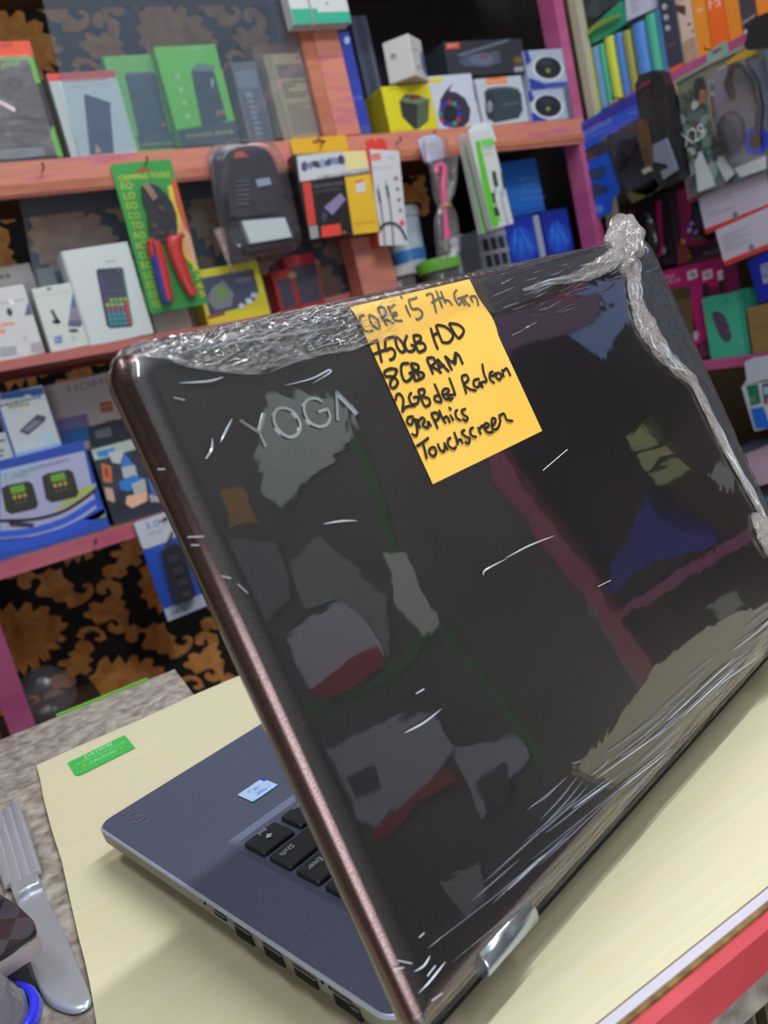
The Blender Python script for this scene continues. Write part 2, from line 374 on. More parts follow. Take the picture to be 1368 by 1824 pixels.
# ---- right-hand rack, its fronts face into the shop along X = 1.433
XR = 1.433
rr = empty('side_shelf', Matrix.Translation((1.55, .4, 0)), 'magenta edged wooden shelving of gadget boxes along the right wall', 'shelf')
def rbox(nm, x0, x1, y0, y1, z0, z1, m, lab=None, bev=.001):
    b = MB(); b.box(x0, x1, y0, y1, z0, z1, m, bev); o = b.build(nm, Matrix(), rr)
    if lab: o['label'] = lab
    return o
rbox('upright_post', XR, XR+.02, 1.374, 1.398, .0, 2.1, cream, 'cream painted upright beside the magenta post')
darkin = noisy((58, 50, 40), (74, 64, 50), 6, .8)
for z, th, m in ((1.486, .03, pink), (.918, .02, pink), (2.1, .03, pink), (.45, .02, pinkr)):
    rbox('shelf_board', XR+.012, 1.688, -.345, 1.334, z-th*.8, z-.002, darkin)
    rbox('shelf_lip', XR, XR+.0115, -.345, 1.334, z-th, z, m)
rbox('upright_post', XR-.002, XR+.035, -.39, -.3455, 0, 2.13, pinkr)
# ------------------------------------------------------------------ goods on the back shelves
W_ = (196, 205, 206); DK = (38, 38, 48)
def hole(f, cx, cy, w=.12, c=(150, 90, 60)):
    """euro hang slot print"""
    f.poly([(cx*f.W+dx*w*f.W, cy*f.H+dz*w*f.W) for dx, dz in ((-.5, -.12), (.5, -.12), (.5, .05), (.2, .08), (.12, .22), (-.12, .22), (-.2, .08), (-.5, .05))], c)
S1 = lambda px, y=1.402: s1(at(px, 250, 1, y).x)
def d_(f):
    f.rect(0, .87, 1, 1, (232, 84, 48)); f.rect(.02, .0, .985, .865, (96, 176, 60)); f.rect(.02, .0, .93, .845, (58, 60, 72))
    f.ptext('aimo', (2, 122), (34, 117), (1, 109), (120, 190, 70)); f.pell(22, 158, 24, 20, (34, 34, 44)); f.pell(60, 205, 40, 60, (36, 36, 44), rot=.4)
    f.pstroke([(-10, 178), (8, 186), (27, 197)], 8, (214, 196, 200)); f.rect(.1, .03, .8, .1, (96, 104, 116)); f.ptext('sound', (2, 86), (22, 84), (1, 74), (150, 50, 40))
o, f = carton('earphone_box', 'black earphone box with green edges and bright orange lid, plastic wrapped', (-55, 300), (116, 283), (-100, 78), .07, (46, 46, 56), draw=d_, yaw=0, rest=S1(20), group=None, y=1.402)
b = MB(); b.box(.0, f.W*.94, -.006, -.003, .004, f.H*.88, clear_mat('crinkled_wrap', fac=.8, rough=.12, haze=.0, bump=.8, bscale=30, stretch=(1, 1, 8))); b.build('plastic_wrap', f.M(), o)
def d_(f):
    f.rect(0, .91, 1, 1, (222, 72, 66)); f.rect(0, 0, .14, .90, (176, 186, 190))
    f.pp([(149, 170), (196, 187), (203, 273), (160, 276)], (74, 84, 112)); f.pp([(149, 170), (153, 168), (199, 184), (196, 187)], (52, 58, 80))
    f.ptext('SMARTPHONE', (114, 147), (190, 144), (113, 139), (222, 120, 110)); f.ptext('power phone dual card', (120, 157), (188, 154), (120, 153), (140, 150, 155)); f.pell(175, 268, 5, 5, (220, 170, 120)); f.pell(172, 262, 2.5, 4, (220, 170, 120))
carton('phone_box', 'white smartphone box with red top band and dark blue phone picture', (128, 284), (246, 272), (86, 131), .05, (206, 214, 212), draw=d_, rest=S1(180), y=1.415)
def d_(f):
    f.pp([(222, 134), (277, 131), (303, 238), (248, 246)], (62, 84, 96)); f.pp([(222, 134), (226, 129), (270, 127), (277, 131)], (96, 120, 124))
    f.pp([(243, 243), (330, 230), (345, 262), (250, 266)], (70, 92, 102)); f.ptext('power bank', (228, 110), (250, 108), (227, 104), (170, 220, 150)); f.pell(292, 222, 4, 3, (220, 130, 60)); f.ptext('20000mAh', (254, 261), (310, 256), (253, 256), (180, 190, 90))
carton('power_bank_box', 'pale green power bank box, second from right, behind the white phone box', (232, 273), (322, 264), (168, 101), .05, (124, 196, 92), y=1.44, draw=d_, rest=S1(270, 1.44), group=None)
def d_(f):
    f.pp([(340, 126), (352, 112), (384, 117), (381, 128)], (110, 140, 130)); f.pp([(340, 126), (381, 127), (405, 215), (360, 228)], (52, 66, 78)); f.pp([(376, 140), (381, 141), (380, 157), (376, 155)], (160, 180, 170))
    f.pp([(300, 234), (430, 213), (440, 260), (300, 266)], (54, 76, 84)); f.ptext('POWER BANK', (333, 247), (418, 237), (332, 240), (196, 196, 80))
    f.ptext('oraimo', (318, 93), (364, 89), (317, 86), (176, 226, 150))
    for i in range(4): f.pell(317+i*5.7, 136+i*24, 4.5, 5.5, (170, 220, 150))
    f.ptext('20W', (384, 207), (402, 204), (383, 198), (230, 170, 60))
carton('power_bank_box', 'bright green power bank box with dark power bank picture, right of its twin', (322, 262), (428, 251), (284, 83), .055, (112, 206, 70), y=1.415, draw=d_, rest=S1(370))
def d_(f): f.rect(.1, .7, .9, .9, (130, 140, 150)); f.rect(.3, .1, .55, .65, (150, 158, 166)); f.lines(.1, .1, .9, .6, 8, (88, 92, 102))
carton('accessory_pack', 'grey plastic accessory pack standing between green and kraft boxes', (448, 262), (492, 258), (405, 112), .04, (104, 110, 118), y=1.43, draw=d_, rest=S1(450))
def d_(f):
    f.rect(0, 0, .16, 1, (170, 152, 120)); f.rect(.8, 0, 1, 1, (226, 156, 94)); f.rect(.2, .72, .74, .88, (132, 114, 92)); f.lines(.22, .5, .72, .7, 5, (120, 104, 84)); f.lines(.22, .1, .72, .45, 10, (146, 124, 96))
    f.pp([(534, 103), (557, 101), (562, 121), (538, 124)], (196, 196, 190)); f.rect(.62, .93, .7, .955, (90, 90, 90))
carton('kraft_box', 'brown kraft carton with a small white label beside the upright', (506, 250), (592, 240), (470, 97), .07, (200, 168, 122), y=1.42, draw=d_, rest=S1(540))
def d_(f): f.rect(0, .93, 1, 1, (150, 92, 60)); f.rect(.1, .5, .9, .9, (120, 92, 70))
carton('kraft_box', 'taller orange brown carton standing behind the labelled kraft one', (490, 250), (565, 243), (455, 80), .06, (150, 104, 74), y=1.52, draw=d_, rest=S1(540, 1.52))
def d_(f):
    f.rect(0, 0, 1, .2, (40, 168, 138)); f.rect(0, .2, .45, .27, (40, 168, 138)); f.lines(.4, .55, .9, .9, 3, (130, 136, 140)); f.rect(.04, .5, .2, .98, (120, 126, 140)); f.pell(582, 6, 2, 2, DK)
o, f = carton('adapter_box', 'white and teal carton hung in front of the upright post', (524, 44), (628, 46), (512, -60), .028, (200, 206, 208), y=1.371, draw=d_, rest=None, tilt=False)
b = MB(); b.tube([(f.W*.33, -.001, f.H), (f.W*.33, -.002, .0), (f.W*.3, .014, -.004), (f.W*.28, .027, -.001), (f.W*.28, .030, f.H)], .0018, mat((190, 190, 185))); b.build('string', f.M(), o)
S1b = S1(640)
def d_(f):
    f.ell(.55, .38, .3, .085, (150, 160, 220)); f.ell(.55, .38, .24, .068, (44, 64, 168)); f.pell(618, 72, 5, 7, (170, 190, 235)); f.rect(.1, .02, .9, .12, (60, 80, 150))
carton('speaker_box', 'tall deep blue carton with a pale ring, right of the upright', (640, 246), (664, 244), (600, 58), .1, (40, 60, 165), y=1.42, draw=d_, rest=S1b)
def d_(f): f.rect(.3, 0, .7, 1, (52, 56, 78)); f.rect(.72, .2, .9, .8, (84, 90, 110))
carton('router_box', 'tall slate grey carton wedged beside the deep blue one', (672, 246), (700, 242), (628, 28), .1, (66, 72, 96), y=1.535, draw=d_, rest=S1b)
def d_(f):
    f.pell(744, 188, 32, 36, (214, 200, 30)); f.pp([(711, 180), (722, 168), (752, 172), (752, 214), (740, 232), (716, 208)], (44, 48, 50)); f.pp([(711, 180), (732, 167), (765, 176), (743, 186)], (106, 132, 100))
    f.pp([(743, 186), (765, 176), (763, 215), (743, 232)], (78, 96, 72)); f.pell(738, 173, 12, 4.5, (120, 50, 44)); f.pell(742, 174, 4, 2, (150, 70, 60)); f.ptext('AWEI', (692, 162), (716, 160), (691, 155), (160, 150, 30)); f.ptext('wireless speaker', (702, 236), (740, 234), (702, 232), (180, 90, 40))
o, f = carton('speaker_box', 'bright yellow speaker carton showing a green cube speaker', (697, 239), (781, 230), (686, 154), .09, (216, 204, 28), y=1.402, draw=d_, rest=S1(740), sidecol=(176, 164, 30))
def d_(f):
    f.pp([(764, 140), (788, 137), (789, 146), (766, 148)], (216, 204, 60))
    f.pp([(806, 148), (800, 163), (812, 164), (828, 175), (838, 195), (836, 215), (826, 226), (806, 228), (790, 215), (783, 195), (784, 178), (792, 164)], (52, 46, 66))
    f.pell(801, 202, 20, 24, (36, 30, 44)); 
    for t in range(12): f.pell(801+17*cos(t*.52), 203+20*sin(t*.52), 4.2, 4.6, [(40, 60, 170), (170, 50, 60), (50, 140, 130), (80, 60, 140)][t % 4])
    f.pell(801, 203, 8, 9, (24, 40, 46)); f.ptext('SPEAKER', (846, 182), (840, 150), (851, 181), (120, 124, 136)); f.ptext('X', (848, 200), (846, 192), (853, 199), (210, 140, 110))
o, f = carton('speaker_box', 'white speaker carton with a round swirled speaker lit in colours', (782, 232), (858, 225), (764, 136), .09, (196, 202, 214), y=1.402, draw=d_, rest=S1(820))
def d_(f):
    f.pp([(864, 138), (900, 135), (904, 148), (866, 151)], (232, 120, 60)); f.ptext('kisonli', (868, 149), (900, 146), (867, 140), (240, 190, 150))
    f.pp([(862, 164), (872, 158), (918, 157), (928, 166), (931, 196), (924, 210), (880, 219), (868, 206)], (52, 66, 76)); f.pell(873, 188, 9, 26, (40, 50, 60)); f.pell(872, 190, 5.5, 11, (126, 138, 150)); f.ptext('speaker', (895, 190), (925, 186), (894, 184), (120, 136, 140))
    f.pstroke([(866, 160), (884, 157), (905, 156), (924, 160)], 3, (90, 110, 110)); f.ptext('BASS', (846, 178), (843, 154), (850, 177), (140, 140, 150))
carton('speaker_box', 'white speaker carton with a black barrel speaker and orange sticker', (862, 223), (943, 214), (840, 141), .09, (188, 196, 208), y=1.402, draw=d_, rest=S1(900))
def two(lab, bl, br, tl, dy, rest, top):
    def d_(f):
        f.poly([(x*f.W, z*f.H) for x, z in ((0, 0), (.35, 0), (.3, .16), (.05, .3), (0, .32))], (46, 62, 160)); f.poly([(x*f.W, z*f.H) for x, z in ((0, .62), (.14, .72), (.1, 1), (0, 1))], (46, 62, 160)); f.rect(.86, 0, 1, 1, (96, 100, 118))
        f.pell(976, 122+dy, 28, 22, (214, 220, 228), rot=.15); f.pell(976, 121+dy, 24, 19.5, (34, 36, 48), rot=.15); f.pell(976, 126+dy, 4, 4, (120, 150, 60)); f.pell(972, 112+dy, 12, 6, (50, 54, 70), rot=.2)
        f.rect(.3, .02, .85, .14, (60, 76, 176)) if top else None
    return carton('speaker_box', lab, bl, br, tl, .08, (168, 178, 200), y=1.402, draw=d_, rest=rest, group=None)
zz = S1(980)
o, f = two('blue and white oval speaker carton, lower of the two stacked', (948, 214), (1022, 207), (940, 162), 68, zz, False)
two('blue and white oval speaker carton resting on its twin', (944, 156), (1022, 148), (938, 90), 0, zz+f.H+.001, True)
# cartons lying on top of the first row
def d_(f):
    f.pell(701, 101, 5, 5.5, (110, 110, 90)); f.pell(702, 102, 2.5, 3, (190, 190, 150))
o, f = carton('camera_box', 'white cube carton with a lens picture, askew on the yellow box', (694, 151), (740, 134), (669, 82), .062, (206, 206, 204), y=1.41, yaw=-56, draw=d_, bev=.002)
def d_(f):
    f.ell(.84, .42, .17, .36, (120, 128, 160)); f.ell(.86, .42, .11, .25, (88, 96, 140)); f.ell(.87, .42, .05, .12, (60, 66, 110)); f.lines(.2, .62, .5, .7, 1, (150, 150, 150)); f.lines(.25, .2, .6, .32, 2, (170, 180, 185)); f.text('Smart', .12, .8, .3, .06, (120, 120, 130))
f2 = Face(f.P0+f.R*(f.W+.0002), -f.N, f.R, f.U, .062, f.H); d_(f2); finish(f2, o, 'printed_side')
def d_(f):
    f.pp([(794, 78), (818, 76), (819, 86), (795, 88)], (196, 80, 60)); f.ptext('JBK', (797, 86), (815, 84), (796, 79), (230, 170, 150))
    f.pp([(812, 98), (900, 70), (912, 68), (900, 76), (820, 101)], (96, 104, 116)); f.pp([(832, 98), (888, 90), (893, 110), (868, 120), (826, 118), (815, 108)], (74, 84, 104)); f.pell(858, 106, 22, 10, (92, 104, 128)); f.pell(862, 101, 8, 3, (130, 60, 60))
    f.pell(923, 108, 10, 9, (92, 76, 50)); f.pell(923, 107, 5, 5, (110, 96, 60)); f.pp([(915, 120), (932, 118), (933, 127), (916, 129)], (150, 156, 166))
o, f = carton('speaker_box', 'long black speaker carton lying across the white speaker cartons', (802, 138), (940, 128), (786, 75), .08, (48, 50, 60), y=1.406, draw=d_, tilt=True)

# ------------------------------------------------------------------ things hung on nails under the top shelf
def card(name, label, BL, BR, TL, y, color, cat, th=.0015, rad=.004, slot=None, draw=None, nm='backing_card', **kw):
    f = face(BL, BR, TL, y=y, **kw); f.slot = slot
    root = empty(name, f.M(), label, cat)
    b = MB(); r = rad; pts = []
    for cx, cz, a0 in ((f.W-r, r, -90), (f.W-r, f.H-r, 0), (r, f.H-r, 90), (r, r, 180)):
        for i in range(5): a = radians(a0+22.5*i); pts.append((cx+r*cos(a), cz+r*sin(a)))
    b.prism(pts, 0, th, color if isinstance(color, bpy.types.Material) else mat(color, .35, coat=.4)); b.build(nm, f.M(), root)
    if draw: draw(f); finish(f, root, 'printed_front')
    return root, f
def part(root, f, mb, nm, label=None):
    o = mb.build(nm, f.M(), root)
    if label: o['label'] = label
    return o
blister = clear_mat('blister_plastic', fac=1.0, rough=.05, haze=.015, bump=.12, bscale=30)
YH = 1.393
# crimping pliers on a green card
def d_(f):
    hole(f, .5, .945, .26); f.ptext('CRIMPING TOOLS', (213, 322), (303, 314), (211, 313), (226, 216, 50))
    for i in range(13):
        x = 217+i*4.6; y = 338+i*17.6; f.ptext('ELECTRIC'[i % 8]+'O', (x, y), (x+20-(i > 9)*6, y-2), (x-3, y-12), (206, 214, 60))
    f.pp([(298, 332), (312, 328), (340, 440), (350, 480), (322, 452), (312, 400)], (226, 206, 60)); f.pp([(304, 316), (318, 328), (345, 412), (332, 420), (312, 360)], (206, 84, 50)); f.pp([(316, 394), (340, 420), (352, 480), (330, 450)], (222, 170, 130))
    f.pp([(288, 444), (300, 440), (316, 530), (300, 538)], (40, 140, 60)); 
    for i in range(4): f.ptext('%d' % (8-i), (343+i*4, 485+i*15), (354+i*4, 484+i*15), (342+i*4, 474+i*15), (226, 216, 50))
root, f = card('crimping_pliers_pack', 'crimping pliers with red handles on a bright green hanging card', (268, 559), (370, 541), (206, 292), YH, (52, 156, 74), 'tool', draw=d_)
px = f.px
def plate(pts, th, off, m, nm, label=None, bev=0):
    b = MB(); q = [px(*p) for p in pts]; b.prism(q, -off-th, -off, m); return part(root, f, b, nm, label)
steel = mat((66, 68, 78), .35, .6)
plate([(250, 334), (262, 328), (278, 334), (292, 346), (304, 362), (312, 384), (314, 412), (306, 424), (300, 436), (290, 432), (280, 436), (266, 424), (262, 400), (260, 376), (252, 356)], .006, .003, steel, 'crimper_head')
plate([(250, 333), (262, 329), (278, 354), (270, 362)], .003, .0095, mat((176, 156, 136), .3, .8), 'jaw', 'bare steel jaw')
for x, y in ((285, 374), (272, 405), (286, 417), (304, 416)):
    b = MB(); c = px(x, y); b.prism([(c[0]+.005*cos(t*pi/4), c[1]+.005*sin(t*pi/4)) for t in range(8)], -.0115, -.009, mat((120, 110, 100), .3, .9)); part(root, f, b, 'rivet')
redh = mat((205, 52, 56), .4, coat=.3); blueh = mat((44, 48, 150), .4)
def handle(pts, w, ws, nm):
    b = MB(); sp = smoothpts(pts, 5); q = [px(*p) for p in sp]; n = len(q); loops = []
    L, R = ribbon(q, [w[min(int(i/(n-1)*(len(w)-1)), len(w)-1)]*.00105 for i in range(n)])
    for l, r in zip(L, R):
        c = ((l[0]+r[0])/2, (l[1]+r[1])/2); h = (Vector(l)-Vector(r)).length/2
        loops.append([(c[0]+(l[0]-c[0])*cos(t), -.010-.008*sin(t), c[1]+(l[1]-c[1])*cos(t)) for t in [2*pi*k/10 for k in range(10)]])
    b.loft(loops, ws); return part(root, f, b, nm)
handle([(262, 430), (272, 442), (282, 470), (290, 500), (298, 538)], [14, 26, 24, 20, 17, 15], redh, 'handle')
handle([(322, 420), (308, 434), (314, 462), (328, 500), (342, 528)], [10, 26, 24, 22, 18, 15], redh, 'handle')
handle([(268, 434), (274, 462), (284, 510), (294, 542)], [8, 14, 12, 10], blueh, 'handle_core')
b = MB(); b.box(.004, f.W-.004, -.02, -.0195, .004, f.H*.86, clear_mat('thin_blister', fac=1.0, rough=.05, haze=.0)); part(root, f, b, 'blister')
# black clamshell pack
f = face((400, 462), (518, 432), (362, 262), y=YH)
root = empty('clamshell_pack', f.M(), 'black gadget in a bulging clear clamshell, hung left of the yellow card', 'gadget'); px = f.px
def dome(pts, y0, dep, m, nm, lab=None, rings=5):
    b = MB(); q = [px(*p) for p in smoothpts(list(pts)+[pts[0]], 4)][:-1]; cx = sum(p[0] for p in q)/len(q); cz = sum(p[1] for p in q)/len(q)
    loops = [[(p[0], y0, p[1]) for p in q]]
    for i in range(1, rings+1):
        t = i/rings*pi/2; k = 1-.22*(1-cos(t)); loops.append([(cx+(p[0]-cx)*k, y0-dep*sin(t), cz+(p[1]-cz)*k) for p in q])
    b.loft(loops, m, True, True); return part(root, f, b, nm, lab)
dome([(372, 285), (385, 265), (430, 258), (470, 264), (490, 290), (505, 350), (516, 400), (520, 435), (480, 446), (412, 460), (396, 420), (380, 350)], 0, .002, mat((52, 54, 66), .3, coat=.6), 'tray')
plate([(404, 290), (464, 284), (484, 330), (496, 370), (480, 384), (436, 390), (404, 392), (398, 350)], .02, .003, mat((40, 44, 58), .35, coat=.4), 'gadget_body')
plate([(446, 328), (470, 324), (474, 336), (450, 341)], .003, .024, mat((150, 168, 190), .3), 'display')
plate([(418, 272), (430, 270), (442, 281), (415, 284)], .0015, .003, mat((176, 86, 60)), 'price_tag', 'small orange tag')
plate([(424, 398), (500, 392), (513, 426), (440, 438)], .016, .003, mat((206, 220, 226), .4), 'white_block', 'pale blue-white block')
plate([(428, 440), (516, 430), (520, 442), (434, 452)], .012, .003, mat((34, 34, 40), .4), 'foot')
for i in range(6):
    plate([(412, 330+i*8), (436, 327+i*8), (436, 330+i*8), (412, 333+i*8)], .002, .0235, mat((80, 86, 104)), 'grille_slot')
dome([(366, 290), (376, 262), (430, 250), (478, 258), (500, 290), (514, 350), (526, 405), (532, 440), (490, 455), (412, 470), (398, 430), (380, 350)], -.001, .036, clear_mat('clamshell', fac=1.6, rough=.05, haze=.05, bump=.8, bscale=28, hazecol=(160, 160, 185)), 'clamshell')
b = MB(); c = px(402, 462)
b.loft([[(c[0]+r*cos(t*pi/4)*.6, -.01+r*sin(t*pi/4)*.6, c[1]+z) for t in range(8)] for r, z in ((.018, .05), (.014, .03), (.012, .015), (.004, -.012), (.002, -.02))], clear_mat('bag_corner', fac=2, rough=.1, haze=.35, bump=1, bscale=60, hazecol=(200, 170, 165))); part(root, f, b, 'bag_corner')
# yellow and black hard-disk case box on a yellow hang card
def d_(f): hole(f, .5, .86, .24, (150, 80, 40))
root, f = card('disk_case_pack', 'yellow topped black box with a small purple drive picture, on a hook', (528, 300), (626, 290), (511, 249), YH, (232, 178, 50), 'box', draw=d_, nm='hang_card')
f3 = face((541, 434), (665, 420), (516, 284), y=YH-.003)
def d_(f):
    f.pp([(516, 284), (646, 270), (650, 312), (522, 330)], (196, 200, 208)); 
    for i in range(7): f.pell(530+i*11, 303-i*2, 6, 9, [(70, 76, 110), (120, 130, 170), (60, 62, 80), (150, 160, 190)][i % 4], rot=i)
    f.pp([(602, 276), (645, 270), (649, 304), (606, 310)], (228, 212, 150)); f.ptext('USB3.0 HDD CASE', (556, 327), (646, 315), (555, 320), (40, 40, 44))
    f.pp([(602, 322), (649, 315), (665, 420), (618, 426)], (226, 180, 46)); f.pp([(526, 332), (541, 330), (551, 406), (537, 410)], (206, 62, 52)); f.pp([(538, 410), (553, 408), (556, 430), (541, 433)], (150, 152, 156))
    f.pp([(565, 376), (595, 350), (604, 362), (580, 390)], (136, 122, 168)); f.pp([(562, 382), (572, 388), (566, 404), (560, 398)], (60, 56, 80)); f.pp([(560, 410), (594, 405), (597, 425), (561, 430)], (222, 66, 50)); f.lines(.46, .03, .5, .06, 1, (255, 160, 120))
    f.pp([(621, 330), (638, 327), (640, 347), (623, 350)], (206, 206, 200)); f.pp([(621, 329), (636, 326), (636, 330), (621, 333)], (214, 90, 50))
    f.ptext('SSD HARD DISK', (547, 342), (600, 335), (546, 336), (120, 120, 130)); f.ptext('EXTERNAL', (549, 352), (598, 345), (548, 346), (90, 90, 100)); f.ptext('UNITEK PRO', (620, 408), (655, 403), (620, 404), (170, 130, 30))
b = MB(); b.box(0, f3.W, -.03, 0, 0, f3.H, mat((34, 32, 36), .4, coat=.3), .001); b.build('carton', f3.M(), root)
f3.P0 = f3.P0+f3.N*.0302; f3s = face((541, 434), (665, 420), (516, 284), y=YH-.003); d0 = f3s.P0; f3s.P0 = f3.P0
# re-project the print for the front of the box
f3p = face((541, 434), (665, 420), (516, 284), y=YH-.0335); f3p.W = f3.W; f3p.H = f3.H; d_(f3p); f3p.mb.build('printed_front', f3.M(), root)
# cable boxes
def d_(f):
    f.ell(.5, .9, .0, .0, W_); f.pp([(659, 275), (677, 273), (679, 284), (660, 286)], (222, 90, 82)); f.ptext('rexi', (661, 284), (676, 282), (661, 277), (240, 180, 170)); f.ptext('Lightning cable', (661, 301), (696, 299), (661, 298), (150, 150, 156)); f.ptext('RC', (692, 283), (701, 282), (692, 279), (150, 150, 156))
    for x0, y0 in ((673, 338), (688, 330)):
        f.pstroke([(x0, y0), (x0+4, y0+22)], 4.5, (66, 70, 78)); f.pstroke([(x0+3, y0+18), (x0+8, y0+50), (x0+13, y0+108)], 2.6, (84, 88, 96)); f.pstroke([(x0-1, y0-8), (x0, y0)], 2.5, (150, 160, 160))
    for i in range(4): f.pell(705+i*2.6, 318+i*19, 4.2 if i == 0 else 3.2, 4.8 if i == 0 else 3.4, (150, 130, 140) if i == 0 else (120, 120, 126))
    f.pell(716, 397, 4.5, 5.5, (226, 80, 80))
    f.pstroke([(676, 410), (684, 400), (700, 398), (714, 408), (724, 428)], 4.5, (52, 54, 66))
root, f = card('cable_box', 'slim white and red boxed cable hanging before the lower upright', (676, 438), (726, 438), (650, 266), 1.365, (206, 60, 56), 'box', th=.026, rad=.001, draw=None, nm='carton_side', tilt=False)
f = face((676, 438), (726, 438), (652, 266), y=1.3645); b = MB(); b.box(-.0005, f.W, -.003, 0, 0, f.H, mat((204, 204, 210), .4, coat=.3), .001); b.build('carton_front', f.M(), root)
f.P0 = f.P0+f.N*.003; d_(f); finish(f, root)
plate_f = face((655, 268), (690, 266), (652, 248), y=1.38); b = MB(); W0 = plate_f.W; H0 = plate_f.H
b.prism([(0, -.004), (W0, -.004), (W0*1.0, H0*.8), (W0*.8, H0), (W0*.58, H0), (W0*.55, H0*.7), (W0*.45, H0*.7), (W0*.42, H0), (W0*.2, H0), (0, H0*.8)], 0, .0015, mat((212, 56, 50))); b.build('hang_tab', plate_f.M(), root)
# pink cable tied up in a clear bag
f = face((765, 463), (800, 460), (748, 250), y=1.375, tilt=False); root = empty('bagged_cable', f.M(), 'pink cable rubber-banded in a clear bag between red and green boxes', 'cable'); px = f.px
def sheetloft(prof, dep, m, nm, seed=0, lab=None, n=20):
    b = MB(); loops = []; pr = prof
    for k, (xa, ya, xb, yb) in enumerate(pr):
        A, B = Vector(px(xa, ya)), Vector(px(xb, yb)); c = (A+B)/2; loops.append([])
        for i in range(n):
            t = 2*pi*i/n; rr = 1+.12*sin(5*t+k*.7+seed)
            loops[-1].append((c.x+(B.x-A.x)/2*cos(t)*rr, -dep-dep*.8*sin(t)*rr, c.y+(B.y-A.y)/2*cos(t)*rr))
    b.loft(loops, m); return part(root, f, b, nm, lab)
bagm = clear_mat('poly_bag', fac=1.8, rough=.12, haze=.09, bump=.8, bscale=50, hazecol=(215, 210, 225))
sheetloft([(746, 252, 786, 248), (752, 292, 792, 284), (758, 300, 808, 282), (764, 330, 806, 326), (768, 352, 802, 350), (774, 368, 796, 366)], .012, bagm, 'bag')
sheetloft([(773, 372, 797, 370), (768, 392, 806, 388), (770, 430, 812, 424), (772, 452, 816, 446), (776, 466, 806, 462)], .013, bagm, 'bag')
plate([(744, 250), (754, 243), (776, 240), (786, 250), (790, 282), (756, 290)], .001, .0, mat((196, 198, 222), .3), 'header_card', 'pale lilac header card')
b = MB(); P3 = lambda x, y, d: (px(x, y)[0], -d, px(x, y)[1])
b.tube([P3(773, 312, .012), (P3(772, 300, .012)), P3(780, 295, .012), P3(786, 302, .012), P3(782, 335, .014), P3(784, 366, .014), P3(786, 395, .014), P3(790, 428, .014)], [.005, .005, .005, .006, .007, .0045, .005, .008], mat((236, 60, 130), .35, coat=.3)); part(root, f, b, 'cable')
b = MB(); b.tube([P3(787, 428, .014), P3(788, 450, .014)], .006, mat((150, 150, 130), .3, .6)); part(root, f, b, 'plug')
b = MB(); 
for dz in (0, 3): b.tube([(px(786, 369+dz)[0]+.0135*cos(t), -.0125+.0125*sin(t), px(786, 369+dz)[1]+.001*sin(t*2)) for t in [2*pi*i/16 for i in range(17)]], .0013, mat((190, 150, 90)), 6)
part(root, f, b, 'rubber_band')
# two green-white cable boxes, one behind the other
def d_(f):
    hole(f, .45, .955, .3, (120, 120, 120)); f.pp([(826, 262), (840, 258), (873, 412), (858, 418)], (96, 190, 60)); f.ptext('BL CABLE', (836, 262), (851, 330), (842, 260), (170, 220, 150))
cab = lambda lab, bl, br, tl, y, dd: card('cable_box', lab, bl, br, tl, y, (206, 210, 210), 'box', th=.018, rad=.001, draw=dd, nm='carton')
root, f = cab('rear one of two green striped white cable boxes hanging together', (861, 416), (890, 410), (818, 240), 1.378, d_)
def d_(f):
    f.pp([(846, 252), (854, 250), (888, 402), (872, 408)], (90, 190, 54)); f.pp([(856, 250), (878, 246), (881, 258), (859, 262)], (96, 200, 60)); f.ptext('UGRN', (859, 260), (876, 256), (858, 252), (150, 226, 120)); f.ptext('MICRO', (861, 268), (877, 265), (861, 264), (70, 80, 90)); f.ptext('cable', (862, 278), (877, 275), (861, 273), (120, 200, 90))
    for x0, y0 in ((879, 305), (893, 308)):
        f.pstroke([(x0, y0), (x0+5, y0+27)], 7.5 if x0 < 890 else 4, (48, 66, 60)); f.pstroke([(x0+4, y0+22), (x0+2, y0+50), (x0+10, y0+80)], 2, (90, 110, 110))
    f.pstroke([(877, 343), (881, 362)], 5, (60, 70, 66)); f.pp([(878, 370), (886, 369), (891, 384), (882, 386)], (60, 66, 66)); f.pp([(882, 388), (890, 386), (893, 394), (884, 396)], (110, 200, 70)); f.pp([(888, 340), (892, 340), (908, 402), (902, 404)], (176, 180, 186))
root, f = cab('front one of two green striped white cable boxes, plug pictures on it', (877, 408), (915, 398), (841, 234), 1.352, d_)
f5 = face((843, 262), (884, 250), (836, 224), y=1.3535); b = MB(); b.prism([(0, 0), (f5.W, 0), (f5.W*.97, f5.H*.8), (f5.W*.7, f5.H), (f5.W*.3, f5.H), (0, f5.H*.8)], 0, .001, mat((214, 220, 224))); b.build('hang_tab', f5.M(), root)

# ------------------------------------------------------------------ middle shelf, left bay
S2 = lambda px_, y=1.42: s2(at(px_, 600, 1, y).x)
def d_(f): f.rect(.05, .3, .9, .8, (160, 160, 164)); f.ell(.52, .52, .3, .2, (66, 64, 84)); f.ell(.52, .5, .2, .1, (110, 108, 124)); f.lines(.2, .86, .7, .94, 1, (120, 116, 130))
carton('headset_box', 'grey beige carton with a dark visor picture at the far left', (-30, 640), (100, 618), (-40, 482), .06, (176, 170, 168), y=1.52, draw=d_, rest=S2(20, 1.52), tilt=False)
def d_(f): f.ell(.4, .72, .35, .1, (64, 64, 80)); f.rect(.3, .76, .45, .95, (70, 70, 90)); f.rect(.66, .8, .95, .96, (150, 164, 164))
carton('webcam_box', 'grey carton with a dark stand picture behind the two slim white boxes', (104, 612), (205, 600), (75, 478), .06, (172, 170, 168), y=1.55, draw=d_, rest=S2(150, 1.55), tilt=False)
